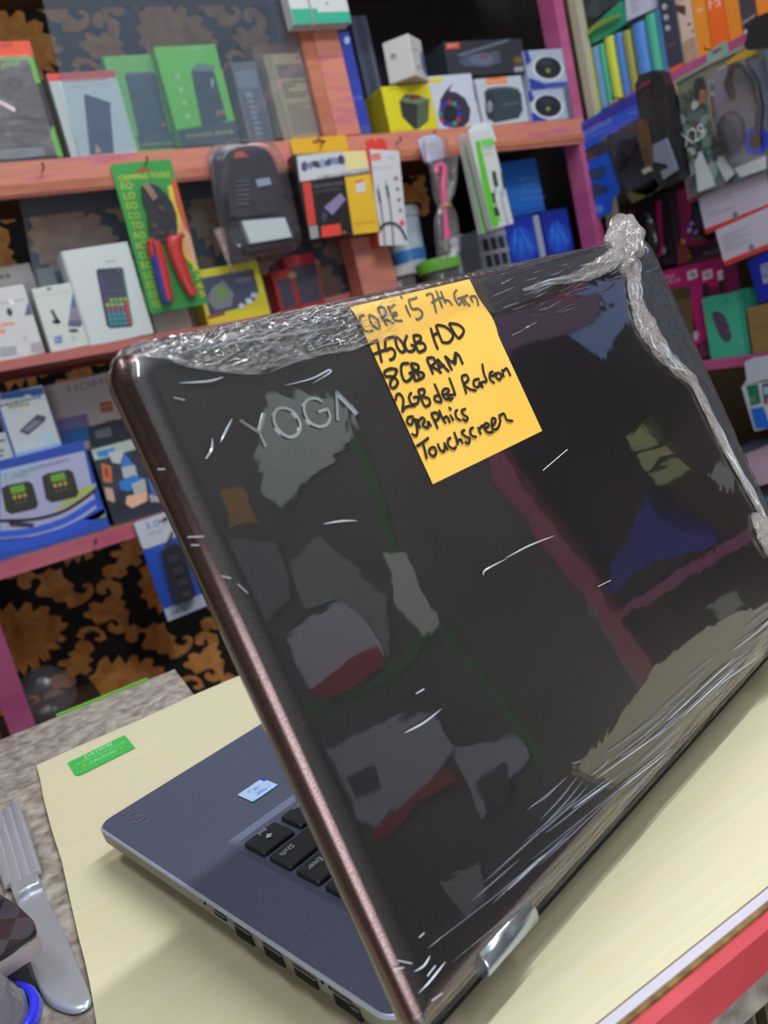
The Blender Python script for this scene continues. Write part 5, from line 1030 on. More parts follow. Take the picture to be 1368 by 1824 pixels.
def band(nu, nv, fn, m, nm):
    b = MB(); vs = [fn(i/(nu-1), j/(nv-1)) for i in range(nu) for j in range(nv)]
    fs = [[i*nv+j, (i+1)*nv+j, (i+1)*nv+j+1, i*nv+j+1] for i in range(nu-1) for j in range(nv-1)]
    b.add(vs, fs, m, True); return b.build(nm, MD, wrap)
wrap = link('plastic_wrap', bpy.data.meshes.new('plastic_wrap'), MD, lap)
def vmax(u):
    d = min(u, LW-u); cr = .012
    return LD if d >= cr else LD-cr+sqrt(max(0, cr*cr-(cr-d)**2))
def ftop(p, q):
    u = max(.003, min(LW-.003, UA+(UB-UA)*p)); v1 = vlow(u); 
    if q < .12:
        t = q/.12; return (u, vmax(u)+.0004, -.003+.004*t)
    t = (q-.12)/.88; v = (vmax(u)+.0003)*(1-t)+v1*t
    x = v*900-u*120; kink = ridge(u*60+v*40, v*420-u*60, 1)*.0004+ridge(u*200, v*900-u*160, 4)*.00022+noise.noise(Vector((u*40, v*200, 9)))*.0006
    fade = min(1, t*8)*min(1, (1-t)*6+.25); left = AM
    return (u, v+.0004*noise.noise(Vector((u*300, v*100, 3))), lidw(u, min(v, LD))+.0004+.0005*min(1, t*6)+kink*fade*left)
for k_, (ua, ub, am, mm, nn) in enumerate(((0, .092, 1.0, film, 300), (.092, .168, .25, film3, 150), (.168, 1, .5, film2, 320))):
    UA, UB, AM = ua, (ub if ub < 1 else LW), am
    band(nn, 44, ftop, mm, 'crumpled_band')
# loose folds: thin raised creases, their glints put into a pale colour
def crease(b, uv, wd, hgt, m, off=.0009):
    uv = smoothpts(uv, 5); n = len(uv); wv = [wd*sin(pi*(i+.3)/(n-.4)) for i in range(n)]; L, R = ribbon(uv, wv)
    for A, B_, in ((L, 0), (R, 1)):
        pass
    vs = []
    for i in range(n):
        h = lidw(uv[i][0], min(max(uv[i][1], 0), LD))+off
        vs += [(L[i][0], L[i][1], h), (uv[i][0], uv[i][1], h+hgt*sin(pi*(i+.3)/(n-.4))), (R[i][0], R[i][1], h)]
    b.add(vs, [[3*i, 3*i+1, 3*i+4, 3*i+3] for i in range(n-1)]+[[3*i+1, 3*i+2, 3*i+5, 3*i+4] for i in range(n-1)], m, False)
crease_glint = mat((190, 200, 212), .15, coat=1); crm2 = clear_mat('crease_film', fac=3, rough=.08, haze=.30, hazecol=(170, 180, 200))
b = MB(); rnd = random.Random(11)
c4 = lambda X, Y: (160+X/1.6286, 400+Y/1.6286); c7 = lambda X, Y: (300+X/2.487, 800+Y/2.487); c8 = lambda X, Y: (800+X/2.408, 800+Y/2.408); c9 = lambda X, Y: (500+X/2.736, 1200+Y/2.736)
for cv, lst in ((c4, [[(255, 463), (340, 458), (385, 445)], [(410, 565), (392, 600), (375, 635)], [(352, 622), (350, 655), (333, 682)], [(240, 505), (272, 512)], [(195, 710), (215, 712)], [(560, 470), (640, 450), (690, 425), (690, 435), (640, 465)]]),
                (c8, [[(140, 545), (150, 520), (240, 472)], [(235, 470), (340, 415), (450, 372)], [(630, 592), (685, 565)], [(395, 95), (500, 5)]]),
                (c7, [[(85, 390), (150, 390)], [(100, 425), (130, 428)], [(300, 600), (345, 640)], [(230, 565), (270, 575)], [(1090, 1085), (1125, 1065)], [(680, 335), (760, 322), (830, 320)]]),
                (c9, [[(590, 292), (690, 240), (775, 172)], [(650, 100), (690, 76)], [(665, 1285), (690, 1262)], [(640, 1450), (690, 1420), (720, 1370)], [(705, 1472), (745, 1420)], [(660, 1555), (740, 1470), (795, 1400)], [(725, 1592), (780, 1555)], [(560, 1395), (630, 1410)], [(540, 1440), (590, 1430)]])):
    for pts in lst: crease(b, [lp(*cv(*p)) for p in pts], .0007, .0004, crease_glint)
c10 = lambda X, Y: (768+X/2.28, 1250+Y/2.28)
for pts in ([(380, 440), (550, 300)], [(400, 425), (500, 350)], [(435, 480), (590, 300)], [(445, 505), (610, 320)], [(440, 530), (630, 340)], [(455, 535), (640, 380)], [(700, 210), (890, 70)], [(730, 235), (980, 30)], [(760, 225), (900, 120)], [(800, 225), (1030, 20)], [(330, 750), (480, 600), (620, 470)], [(560, 250), (610, 232)], [(640, 300), (720, 230)]):
    crease(b, [lp(*c10(*p)) for p in (pts if len(pts) > 2 else [pts[0], ((pts[0][0]+pts[1][0])/2+4, (pts[0][1]+pts[1][1])/2+4), pts[1]])], .0007, .0005, crm2)
# streaks of the crumpled top-left corner, its sparkle drawn as pale creases
for i in range(150):
    u = rnd.uniform(.006, .115); v1 = vlow(u); v = rnd.uniform(v1+.001, LD-.001); L = rnd.uniform(.003, .010); sl = rnd.uniform(-.05, .35)
    crease(b, [(u, v), (u+L/2, v+sl*L/2+rnd.uniform(-.0003, .0003)), (u+L, v+sl*L)], rnd.uniform(.00015, .00036), .0004, crease_glint if rnd.random() < .5 else crm2, .0014)
for i in range(110):
    u = rnd.uniform(.165, .30); v1 = vlow(u); v = rnd.uniform(v1-.012, LD-.001); L = rnd.uniform(.006, .022); sl = rnd.uniform(.0, .18)
    crease(b, [(u, v), (u+L/2, v+sl*L/2), (u+L, v+sl*L)], rnd.uniform(.0003, .0008), .0004, crm2, .0014)
for pts in ([(270, 632), (330, 654), (420, 666), (470, 668)], [(470, 668), (540, 640), (600, 626), (690, 606)], [(440, 596), (480, 620), (520, 640), (560, 640)], [(330, 630), (420, 612), (560, 590), (650, 575)]): crease(b, [lp(*p) for p in pts], .0012, .0008, crm2, .0014)
for i in range(46):   # long pulled folds along the hinge edge
    u = rnd.uniform(.01, .26); v = rnd.uniform(-.001, .016); L = rnd.uniform(.02, .07); sl = -rnd.uniform(.02, .14)
    crease(b, [(u, v+.006), (u+L/2, v+.006+sl*L/2), (u+L, max(-.002, v+.006+sl*L))], rnd.uniform(.0003, .0008), .0005, crm2 if rnd.random() < .8 else crease_glint, .0014)
o = b.build('film_crease', MD, wrap); o['kind'] = 'stuff'
# bunched film: rope down the far edge with a knot at the corner
strandm = mat((150, 136, 130), .3, coat=.6)
def rope(pts, nm, flat=.4, seed=0, amp=.4, m=None):
    uv = []; ws = []
    for x, y, w_ in pts: u, v = lp(x, y); u2, v2 = lp(x+w_, y); uv.append((u, v)); ws.append(abs(u2-u)/2+abs(v2-v)*.1)
    P = smoothpts([(p[0], p[1]) for p in uv], 10); W = [q[0] for q in smoothpts([(w_, 0) for w_ in ws], 10)]
    b = MB(); loops = []; n = 22
    for i, p in enumerate(P):
        a0, b0 = P[max(i-1, 0)], P[min(i+1, len(P)-1)]; dx, dy = b0[0]-a0[0], b0[1]-a0[1]; q = sqrt(dx*dx+dy*dy) or 1; nx, ny = -dy/q, dx/q
        base = lidw(min(max(p[0], 0), LW), min(max(p[1], 0), LD)); lp_ = []
        for k in range(n):
            t = 2*pi*k/n; r = W[i]*(1+amp*.6*noise.noise(Vector((cos(t)*2.2+seed, sin(t)*2.2, i*.12)))+amp*.5*noise.noise(Vector((cos(t)*8, sin(t)*8+seed, i*.25))))
            lp_.append((p[0]+nx*r*cos(t), p[1]+ny*r*cos(t), base+.0008+max(-.0015, r*flat*sin(t))))
        loops.append(lp_)
    b.loft(loops, m or milky)
    rs = random.Random(seed)
    for k in range(max(3, int(len(P)/5)*2) if m is None else 0):   # pulled strands along the bunch, the palest with highlights in their colour
        i0 = rs.randrange(0, max(1, len(P)-12)); i1 = min(len(P)-1, i0+rs.randrange(8, 26)); ph = rs.uniform(-.9, .9); q = []
        for i in range(i0, i1, 2):
            a0, b0 = P[max(i-1, 0)], P[min(i+1, len(P)-1)]; dx, dy = b0[0]-a0[0], b0[1]-a0[1]; ql = sqrt(dx*dx+dy*dy) or 1; o_ = (ph+.25*sin(i*.5+k))*W[i]
            q.append((P[i][0]-dy/ql*o_, P[i][1]+dx/ql*o_))
        if len(q) > 2: crease(b, q, rs.uniform(.0004, .0011), .0007, [crease_glint, crm2, strandm][k % 3], .0008+W[i0]*flat*.85*sqrt(max(0, 1-ph*ph)))
    return b.build(nm, MD, wrap)
rope([(1116, 446, 26), (1124, 480, 20), (1126, 515, 18), (1134, 550, 22), (1150, 585, 28), (1174, 622, 24), (1198, 652, 18), (1226, 674, 14), (1244, 704, 12), (1266, 750, 13), (1294, 806, 11), (1326, 864, 9), (1350, 908, 9), (1374, 960, 9)], 'bunched_film', seed=3)
rope([(1086, 446, 22), (1098, 436, 40), (1112, 438, 52), (1126, 450, 36), (1132, 462, 14)], 'bunched_film', seed=8, amp=.5, flat=.4)
rope([(1104, 452, 22), (1080, 468, 17), (1052, 484, 15), (1020, 496, 10), (980, 504, 6), (930, 518, 3)], 'bunched_film', seed=5, flat=.25, amp=.6)
rope([(1338, 918, 8), (1350, 935, 24), (1362, 955, 26), (1376, 985, 22)], 'bunched_film', seed=6, flat=.4)
ru = [lp(x, y) for x, y in ((1128, 440), (1130, 545), (1174, 622), (1226, 674), (1266, 750), (1326, 864), (1374, 960))]
def ul(v):
    for i in range(len(ru)-1):
        if ru[i][1] >= v >= ru[i+1][1]: t = (ru[i][1]-v)/(ru[i][1]-ru[i+1][1]+1e-9); return ru[i][0]*(1-t)+ru[i+1][0]*t
    return ru[0][0] if v > ru[0][1] else ru[-1][0]
def fright(p, q):
    v = (LD+.0003)*(1-p)+.01*p; u0 = ul(v); u = u0*(1-q)+(LW+.0008)*q
    return (u, v, lidw(min(u, LW), min(v, LD))+.001+.0004*ridge(u*250+v*60, v*90, 5)*min(1, 4*q)+.0004*noise.noise(Vector((u*400, v*300, 2))))
band(260, 26, fright, filmR, 'side_band')
def fbot(p, q):
    u = .001+p*(LW-.002); top = .006+.003*sin(p*9)+.003*noise.noise(Vector((u*30, 0, 1)))
    v = top*(1-q)+(-.0025)*q
    return (u, v, lidw(u, max(v, 0))+.0008+.0022*q*(1-.5*q)+.00025*ridge(u*14+v*60, v*300-u*20, 3)*min(1, 3*q))
filmB = clear_mat('shrink_film_low', fac=1.5, rough=.08, haze=.03, bump=.3, bscale=60, hazecol=(170, 176, 170), stretch=(1, 12, 1))
band(420, 14, fbot, filmB, 'lower_band')

# ------------------------------------------------------------------ yellow note with its handwriting
Q = [lp(770, 863), lp(965, 768), lp(835, 498), lp(623, 548)]
note = empty('sticky_note', MD @ Matrix.Translation((Q[0][0], Q[0][1], EH)), 'yellow sticky note with black handwritten computer specifications, stuck on the lid', 'note')
ym = noisy((250, 196, 78), (254, 204, 92), 30, .6)
b = MB(); n = 24; vs = []
for i in range(n+1):
    for j in range(n+1):
        s_, t_ = i/n, j/n; u = (Q[0][0]*(1-s_)+Q[1][0]*s_)*(1-t_)+(Q[3][0]*(1-s_)+Q[2][0]*s_)*t_; v = (Q[0][1]*(1-s_)+Q[1][1]*s_)*(1-t_)+(Q[3][1]*(1-s_)+Q[2][1]*s_)*t_
        if s_ > .999 and .6 < t_: u += .0026*sin((t_-.6)/.4*pi)*0+.0015*sin((t_-.62)/.38*2*pi)
        vs.append((u, v, lidw(u, v)+.0003))
b.add(vs, [[i*(n+1)+j, (i+1)*(n+1)+j, (i+1)*(n+1)+j+1, i*(n+1)+j+1] for i in range(n) for j in range(n)], ym, True); b.build('paper', MD, note)
A_ = lambda X, Y: (620+X/8.55, 490+Y/8.55); B2 = lambda X, Y: (740+X/8.55, 490+Y/8.55); C_ = lambda X, Y: (650+X/6.84, 570+Y/6.84); D2 = lambda X, Y: (690+X/5.7, 640+Y/5.7)
INK = [(A_, .00105, 1, [[(240,612),(180,640),(165,710),(195,790),(240,850),(300,870),(370,850)], [(310,620),(330,720),(370,780),(430,820),(470,815),(460,740),(420,670),(350,625),(310,620)], [(440,510),(480,600),(530,690),(590,790)], [(440,510),(510,492),(560,540),(560,620),(520,680),(600,700),(690,750)], [(590,480),(620,540),(660,620),(690,700)], [(600,470),(640,505),(700,450)], [(640,592),(740,580)], [(660,640),(745,612)], [(690,690),(760,705),(820,700)], [(790,320),(815,370)], [(860,460),(900,560),(940,640)], [(1045,345),(980,370),(910,385)], [(910,385),(960,520),(1050,520),(1115,570),(1110,640),(1050,685),(1015,660)]]),
 (B2, .00105, 1, [[(150,318),(200,290),(248,295)], [(248,295),(270,420),(310,590)], [(300,240),(340,340),(400,510)], [(230,435),(320,375),(400,350)], [(370,250),(410,340),(450,440)], [(410,395),(470,390),(510,410),(550,470)], [(620,230),(580,290),(592,370),(650,460),(700,385)], [(620,372),(700,350),(790,312)], [(690,370),(745,480)], [(720,350),(765,430),(825,480)], [(820,330),(862,430)], [(830,335),(910,340),(950,480)]]),
 (C_, .00125, 0, [[(30,305),(130,260),(150,250)], [(140,258),(170,400),(195,530)], [(100,425),(200,385),(290,360)], [(235,250),(240,390)], [(230,255),(290,222),(350,215)], [(240,385),(310,352),(355,400),(340,470),(285,495)], [(360,220),(380,330),(430,395),(475,380),(455,300),(400,230),(360,220)], [(505,190),(475,280),(500,370),(560,390),(605,335),(545,310)], [(580,190),(600,290),(640,400)], [(580,195),(660,200),(665,255),(600,290)], [(600,290),(700,290),(725,360),(640,405)],
   [(790,100),(830,240),(880,370)], [(805,205),(885,160)], [(850,70),(900,200),(940,295)], [(860,70),(960,85),(1050,160),(1060,220),(1010,280),(935,280)], [(1010,50),(1080,170),(1130,235)], [(1010,50),(1120,62),(1190,120),(1180,180),(1130,238)],
   [(385,610),(300,602),(230,640),(245,695),(330,700),(390,760),(350,832),(300,820),(305,750),(355,680),(385,610)], [(530,535),(440,550),(435,660),(475,750),(530,740),(580,660),(520,660)], [(545,540),(580,650),(600,760)], [(545,535),(630,552),(640,605),(580,640)], [(580,645),(690,650),(700,700),(610,750)], [(560,560),(600,640)], [(590,600),(650,700)],
   [(740,480),(780,570),(820,670)], [(740,475),(820,468),(842,530),(790,580),(850,600),(925,655)], [(870,480),(885,570),(905,660)], [(870,480),(940,560),(1015,640)], [(885,585),(965,560)], [(960,440),(1005,530),(1052,622)], [(975,455),(1060,520),(1090,400)], [(1060,530),(1090,530),(1095,400)], [(1090,400),(1140,450),(1182,550)]]),
 (D2, .00112, 0, [[(75,430),(82,372),(120,360),(152,420),(140,530)], [(135,545),(180,490),(275,478)], [(235,340),(208,395),(240,460),(295,450),(305,392),(250,395)], [(300,320),(330,400),(370,490)], [(300,320),(360,310),(362,360),(320,390)], [(320,390),(405,400),(420,460),(370,492)], [(465,252),(500,330),(545,440)], [(545,445),(480,430),(470,385),(520,372)], [(550,370),(600,352),(612,312),(570,308),(545,350),(580,410),(640,400)], [(615,190),(650,280),(680,370)], [(685,365),(610,375),(620,420),(655,395)],
   [(740,180),(770,280),(792,358)], [(740,182),(790,165),(812,215),(770,262),(830,310),(895,325)], [(925,205),(870,220),(868,270),(908,290),(930,240),(955,290)], [(952,48),(970,150),(1002,230)], [(1000,235),(950,240),(940,280),(965,285)], [(1062,128),(1030,150),(1032,210),(1080,250)], [(1030,175),(1070,170),(1085,140)], [(1105,138),(1090,185),(1130,212),(1145,165),(1105,138)], [(1150,108),(1172,190)], [(1160,135),(1200,100),(1240,178)],
   [(255,588),(200,598),(190,650),(232,668),(262,610),(292,720),(280,782),(230,762)], [(285,608),(322,710)], [(300,645),(340,600),(372,622)], [(375,625),(345,675),(398,702),(402,640),(435,692)], [(430,560),(470,640),(500,712)], [(430,560),(490,550),(512,600),(460,640)], [(510,518),(540,590),(582,662)], [(550,615),(592,590),(625,655)], [(622,568),(662,632)], [(608,492),(638,522)], [(702,518),(678,545),(692,602),(738,630)], [(785,508),(742,530),(760,570),(802,598),(785,632),(745,612)],
   [(280,892),(340,855),(408,802)], [(350,860),(370,940),(388,1022)], [(422,908),(410,950),(448,990),(482,960),(465,902),(422,908)], [(498,860),(520,920),(560,942),(572,885)], [(560,850),(602,932)], [(632,800),(600,832),(612,890),(662,915),(684,890)], [(662,742),(690,820),(700,882)], [(690,852),(730,820),(752,868)], [(775,722),(740,750),(780,790),(822,812),(808,860),(768,845)], [(862,698),(828,722),(840,780),(895,796)], [(905,695),(938,772)], [(915,725),(950,680),(972,690)], [(970,712),(1010,692),(1012,662),(980,660),(970,700),(1005,750),(1062,742)], [(1040,690),(1080,652),(1082,612),(1052,608),(1045,660),(1062,722),(1110,700),(1132,640)], [(1118,566),(1138,642)], [(1125,582),(1170,560),(1200,622),(1262,632)]])]
ink = mat((38, 34, 34), .5); ink2 = mat((96, 88, 74), .5); b = MB(); kk = 0
for tr, wd, fade, sts in INK:
    for st in sts:
        kk += 1; lidribbon(b, [tr(*p) for p in st], [wd*.85]+[wd]*(6*(len(st)-1)-1)+[wd*.75] if len(st) > 2 else wd, .00045+.000004*kk, ink2 if fade else ink, True)
b.build('handwriting', MD, note)
# ------------------------------------------------------------------ counter, board and the things on it
TZ = .900
def tp(x, y, z=TZ): p = at(x, y, 2, z); return (p.x, p.y)
counter = empty('shop_counter', Matrix.Translation((0, .4, 0)), 'shop counter with mottled brown stone-look top and red front edging', 'counter')
stone = noisy((116, 100, 88), (190, 182, 168), 130, .33, detail=12, bump=.25, lo=.28, hi=.72, dist=.25, third=(154, 146, 138))
c0 = tp(311, 1192, .897); c1 = tp(345, 1237, .897)
b = MB(); b.prism([(-.75, .171), (.27, .171), (.40, .056), (.55, .051), (.63, .036), (.702, .061), (.702, .11), (.50, .32), (.44, .45), (.43, .572), (c1[0]+.004, .572), c1, c0, (-.75, c0[1]-.006)], .865, .897, stone, axis=2); b.build('counter_top', Matrix(), counter)
g0 = tp(105, 1285, .898); g1 = tp(266, 1212, .898)
b = MB(); b.box(g0[0], g1[0], c0[1]-.0015, c0[1]+.0022, .868, .8985, mat((110, 176, 66), .5)); o = b.build('edging', Matrix(), counter); o['label'] = 'bright green edging at the back of the top'
redm = noisy((196, 62, 74), (208, 78, 88), 30, .5, bump=.1); b = MB(); n = 60; top = []; bot = []
for i in range(n+1):
    x = -.75+1.015*i/n; bot.append((x, .8835+.0012*noise.noise(Vector((x*30, 0, 0))))); top.append((x, .8985))
b.prism(bot+top[::-1], .1655, .1705, redm); o = b.build('edging', Matrix(), counter); o['label'] = 'red painted front edging'
b = MB(); b.prism([(x, .1712+.0014+.0010*noise.noise(Vector((x*55, 3, 0)))) for x in [-.7+.96*i/90 for i in range(91)]]+[(.26, .1705), (-.7, .1705)], .896, .8998, noisy((150, 122, 70), (110, 84, 50), 200, .9), axis=2); b.build('torn_core', Matrix(), counter)
b = MB(); b.box(-.7, .262, .1722, .1756, .8965, .9003, mat((206, 200, 214), .35)); o = b.build('edging', Matrix(), counter); o['label'] = 'white laminate strip'
greyp = noisy((66, 62, 58), (84, 78, 72), 12, .75, (1, 1, 6)); b = MB(); b.box(-.7, .5, .20, .62, .0, .86, mat((20, 20, 28), .6)); b.build('cabinet_body', Matrix(), counter)  # near-black body stands in for the shaded interior under the top
p0 = at(1250, 1815, 1, .19); p1 = at(1330, 1815, 1, .19); p2 = at(1352, 1815, 1, .19); p3 = at(1360, 1815, 1, .19)
for x0, x1, m in ((p0.x, p1.x-.001, greyp), (p1.x-.001, p1.x+.0006, mat((120, 104, 80))), (p2.x, p2.x+.0015, mat((96, 80, 64))), (-.6, -.55, greyp)):
    b = MB(); b.box(x0, x1, .186, .1995, .02, .8645, m, .0004); b.build('front_plank', Matrix(), counter)
b = MB(); b.tube([(p0.x+.006, .183, .862), (p0.x+.010, .180, .858), (p0.x+.014, .182, .853)], .002, mat((30, 26, 30), .4), 8); b.build('hasp', Matrix(), counter)
# laminated board
wood = noisy((221, 213, 184), (217, 209, 178), 4, .42, (1.5, 90, 1), detail=4, third=(218, 209, 174), coat=.12)
edge = [tp(65, 1363), tp(72, 1390), tp(77, 1420), tp(92, 1478), tp(110, 1534), tp(124, 1598), tp(139, 1665), tp(152, 1715), tp(161, 1757), tp(172, 1824)]
ex_ = edge[-1]; back = [tp(65, 1363), tp(120, 1338), tp(245, 1284), tp(340, 1240), tp(425, 1204)]
yb_ = sum(p[1] for p in back)/len(back)
out = [(edge[-1][0]-.003, .22), (edge[-1][0]-.004, .1765)]
outline = edge+out+[(.268, .1765), (.40, .060), (.55, .055), (.63, .040), (.70, .065), (.70, .108), (.498, .318), (.438, .448), (.428, .57)]+[(.3, yb_)]+back[::-1][:-1]
b = MB(); b.prism(outline[::-1], .8972, TZ, wood, axis=2); board_o = b.build('wood_board'); tag(board_o, 'pale yellowish wood-grain board lying on the counter under the laptop', 'board')
f = Face(Vector((*tp(135, 1382), TZ+.0002)), Vector((1, 0, 0)), Vector((0, 0, 1)), Vector((0, 1, 0)), 1, 1); f.clip = False
g = lambda X, Y: (100+X/7.6, 1290+Y/7.6)
f.pp([g(*p) for p in [(155, 525), (915, 158), (940, 160), (1075, 325), (350, 685), (290, 700), (250, 685)]], (66, 186, 84), rough=.4)
f.ptext('DAYWAI', g(395, 470), g(760, 290), g(385, 430), (176, 232, 186)); f.ptext('www.daywai.com', g(272, 575), g(950, 250), g(262, 552), (170, 226, 182)); f.ptext('CAUTION', g(465, 548), g(820, 385), g(455, 515), (176, 232, 186))
f.pell(*g(395, 570), 4, 2.4, (150, 180, 50), rot=-.4); f.pell(*g(880, 340), 4, 2, (150, 180, 50), rot=-.4)
o = f.mb.build('green_label', f.M(), board_o); o['label'] = 'small green printed label near the board corner'
# fork
fk = mat((206, 214, 226), .25, .6); c3 = lambda X, Y: (X/6.218, 1540+Y/6.218)
fork = empty('fork', Matrix.Translation((*tp(110, 1700, .897), .897)), 'steel dinner fork lying on the stone top beside the board', 'fork')
hp = [(178, 400), (200, 470), (262, 760), (350, 1190), (440, 1400), (555, 1540), (690, 1605), (820, 1628), (940, 1585), (1005, 1515), (985, 1400), (860, 1090), (700, 720), (590, 500), (500, 330), (468, 225), (320, 300)]
q = [tp(*c3(*p), .8995) for p in hp]; q = smoothpts(q+[q[0]], 4)[:-1]; cx = sum(p[0] for p in q)/len(q); cy = sum(p[1] for p in q)/len(q)
b = MB(); b.loft([[(cx+(x-cx)*k, cy+(y-cy)*k, z) for x, y in q] for k, z in ((.97, .8974), (1, .8982), (1, .8990), (.95, .8999), (.9, .90005))], fk); b.build('handle', Matrix(), fork)
T0 = [(22, 1589), (33.5, 1581), (45, 1573), (56, 1566), (70, 1560)]; T1 = [(-12, 1470), (-1, 1461), (10, 1448), (20, 1437), (29, 1428)]
b = MB(); r_ = [tp(*c3(150, 250), .9), tp(*c3(440, 150), .9), tp(*c3(470, 235), .9), tp(*c3(330, 300), .9), tp(*c3(180, 400), .9)]
q = [tp(16, 1576, .9), tp(28, 1582, .9), tp(68, 1556, .9), tp(76, 1580, .9), tp(52, 1590, .9), tp(29, 1606, .9)]; cx = sum(p[0] for p in q)/len(q); cy = sum(p[1] for p in q)/len(q)
b.loft([[(cx+(x-cx)*k, cy+(y-cy)*k, z) for x, y in q] for k, z in ((.98, .8975), (1, .8985), (.97, .9015), (.8, .9028))], fk); b.build('neck', Matrix(), fork)
ta = [(18, 1575), (33, 1573), (47, 1567), (63, 1556)]; tb = [(-14, 1468), (-1, 1456), (12, 1442), (25, 1430)]
for a0, b0 in zip(ta, tb):
    b = MB(); P = Vector((*tp(*a0, .901), .9005)); Qq = Vector((*tp(*b0, .904), .9045)); loops = []; dr = (Qq-P).normalized(); sd = dr.cross(Vector((0, 0, 1))).normalized()
    for i in range(9):
        t_ = i/8; c = P.lerp(Qq, t_)+Vector((0, 0, .0015*sin(t_*pi))); hw = .0031*(1-.25*t_**4); hh = .0012
        loops.append([c+sd*hw*cos(k*pi/5)+Vector((0, 0, hh*sin(k*pi/5))) for k in range(10)])
    b.loft(loops, fk); b.build('tine', Matrix(), fork)
# patterned phone propped on a little black block, partly over the fork handle
def tpp(x, y, z): p = at(x, y, 2, z); return (p.x, p.y)
ph = [(-60, 1568), (-20, 1584), (0, 1593), (29, 1610), (50, 1630), (60, 1640), (64, 1650), (62, 1660), (50, 1670), (0, 1702), (-60, 1740)]
q = [tpp(*p, .925) for p in ph]
M0 = Matrix.Translation((q[5][0]-.03, q[5][1], .897)); phone = empty('phone', M0, 'dark phone with a diamond patterned back at the lower left edge', 'phone')
diam = None
m, t, bs = new_mat('diamond_back'); tc = N_(t, 'ShaderNodeTexCoord'); mp = N_(t, 'ShaderNodeMapping'); mp.inputs['Scale'].default_value = (120, 70, 100); mp.inputs['Rotation'].default_value = (0, 0, .5); t.links.new(tc.outputs['Object'], mp.inputs[0])
ck = N_(t, 'ShaderNodeTexChecker'); ck.inputs['Scale'].default_value = 1.0; ck.inputs[1].default_value = (.018, .020, .028, 1); ck.inputs[2].default_value = (.045, .05, .07, 1); t.links.new(mp.outputs[0], ck.inputs[0]); t.links.new(ck.outputs[0], bs.inputs['Base Color']); bs.inputs['Roughness'].default_value = .25; bs.inputs['Coat Weight'].default_value = .6
cx = sum(p[0] for p in q)/len(q); cy = sum(p[1] for p in q)/len(q); sc = lambda k, z: [(cx+(x-cx)*k, cy+(y-cy)*k, z) for x, y in q]
b = MB(); b.loft([sc(.985, .9225), sc(1, .9232), sc(1, .9243), sc(.99, .925)][:], mat((26, 26, 34), .3, coat=.4), True, False); b.add(sc(.99, .925), [list(range(len(q)))[::-1] if False else list(range(len(q)))], m); b.build('back_cover', Matrix(), phone)
b = MB(); b.loft([sc(.955, .9150), sc(.985, .9165), sc(.99, .920), sc(.98, .9225)], mat((160, 148, 150), .4), True, True); o = b.build('side_frame', Matrix(), phone); o['label'] = 'pinkish white side frame'
b = MB(); s0 = Vector((*tpp(24, 1712, .918), .918))
for i in range(5): c = Vector((*tpp(40+i*4, 1706-i*3-(i % 2)*4, .9178), .9183)); b.box(c.x-.0006, c.x+.0006, c.y-.0006, c.y+.0006, .9172, .9183, blk)
b.build('speaker_hole', Matrix(), phone)
q2 = [tpp(*p, .914) for p in [(-60, 1640), (40, 1690), (48, 1716), (0, 1752), (-60, 1790)]]
b = MB(); b.prism(q2, .8972, .9146, mat((24, 24, 30), .45), axis=2); 
blk_o = b.build('charger_block'); tag(blk_o, 'small black ribbed block under the patterned phone', 'charger')
# clear lens-like bottle with a blue collar in the lower left corner
c = at(-26, 1884, 2, .897); M1 = Matrix.Translation((c.x, c.y, .897)); bt = empty('bottle', M1, 'clear bottle with a bright blue collar cut by the lower left corner', 'bottle')
lathe([(.018, 0), (.019, .004), (.019, .016), (.015, .024)], clear_mat('bottle_plastic', (210, 215, 220), 1.5, .08, .5, hazecol=(150, 150, 160), bump=.5, bscale=60)).build('bottle_body', M1, bt)
b = MB(); n = 40; b.loft([[((.0212+.0022*cos(a_))*cos(2*pi*k/n), (.0212+.0022*cos(a_))*sin(2*pi*k/n), .010+.0035*sin(a_)) for a_ in [2*pi*j/10 for j in range(10)]] for k in range(n+1)], mat((44, 50, 226), .3, coat=.5), False, False); b.build('collar', M1, bt)
# ------------------------------------------------------------------ what the glossy lid mirrors: the near half of the right wall
def RF(x, y, X=1.44):
    d = ray(x, y); P = onpl(x, y, D+vn*EH, vn); r_ = d-2*d.dot(vn)*vn; return P+r_*((X-P.x)/r_.x)
cup = empty('side_cabinet', Matrix.Translation((1.6, -1.1, 0)), 'grey cabinet with green trim mirrored in the laptop lid, left of the red post', 'cabinet')
def cb(nm, y0, y1, z0, z1, m, x0=1.452, x1=1.687, lab=None):
    b = MB(); b.box(x0, x1, y0, y1, z0, z1, m, .001); o = b.build(nm, Matrix(), cup)
    if lab: o['label'] = lab
cb('cabinet_body', -1.95, -.395, 0, 2.2, noisy((96, 92, 84), (112, 106, 98), 5, .7))
grn = mat((60, 130, 50), .5)
def strip(pts, w_, nm, m, parent=None, x=1.4515, th=.004):
    P = [RF(*p, x) for p in pts]; uv = [(p.y, p.z) for p in P]; L, R = ribbon(uv, w_); n = len(uv); b = MB()
    b.add([(x, *p) for p in L]+[(x, *p) for p in R]+[(x-th, *p) for p in L]+[(x-th, *p) for p in R], [[i, n+i, n+i+1, i+1] for i in range(n-1)]+[[2*n+i, 2*n+i+1, 3*n+i+1, 3*n+i] for i in range(n-1)]+[[i, i+1, 2*n+i+1, 2*n+i] for i in range(n-1)]+[[n+i, 3*n+i, 3*n+i+1, n+i+1] for i in range(n-1)], m)
    o = b.build(nm, Matrix(), parent); return o
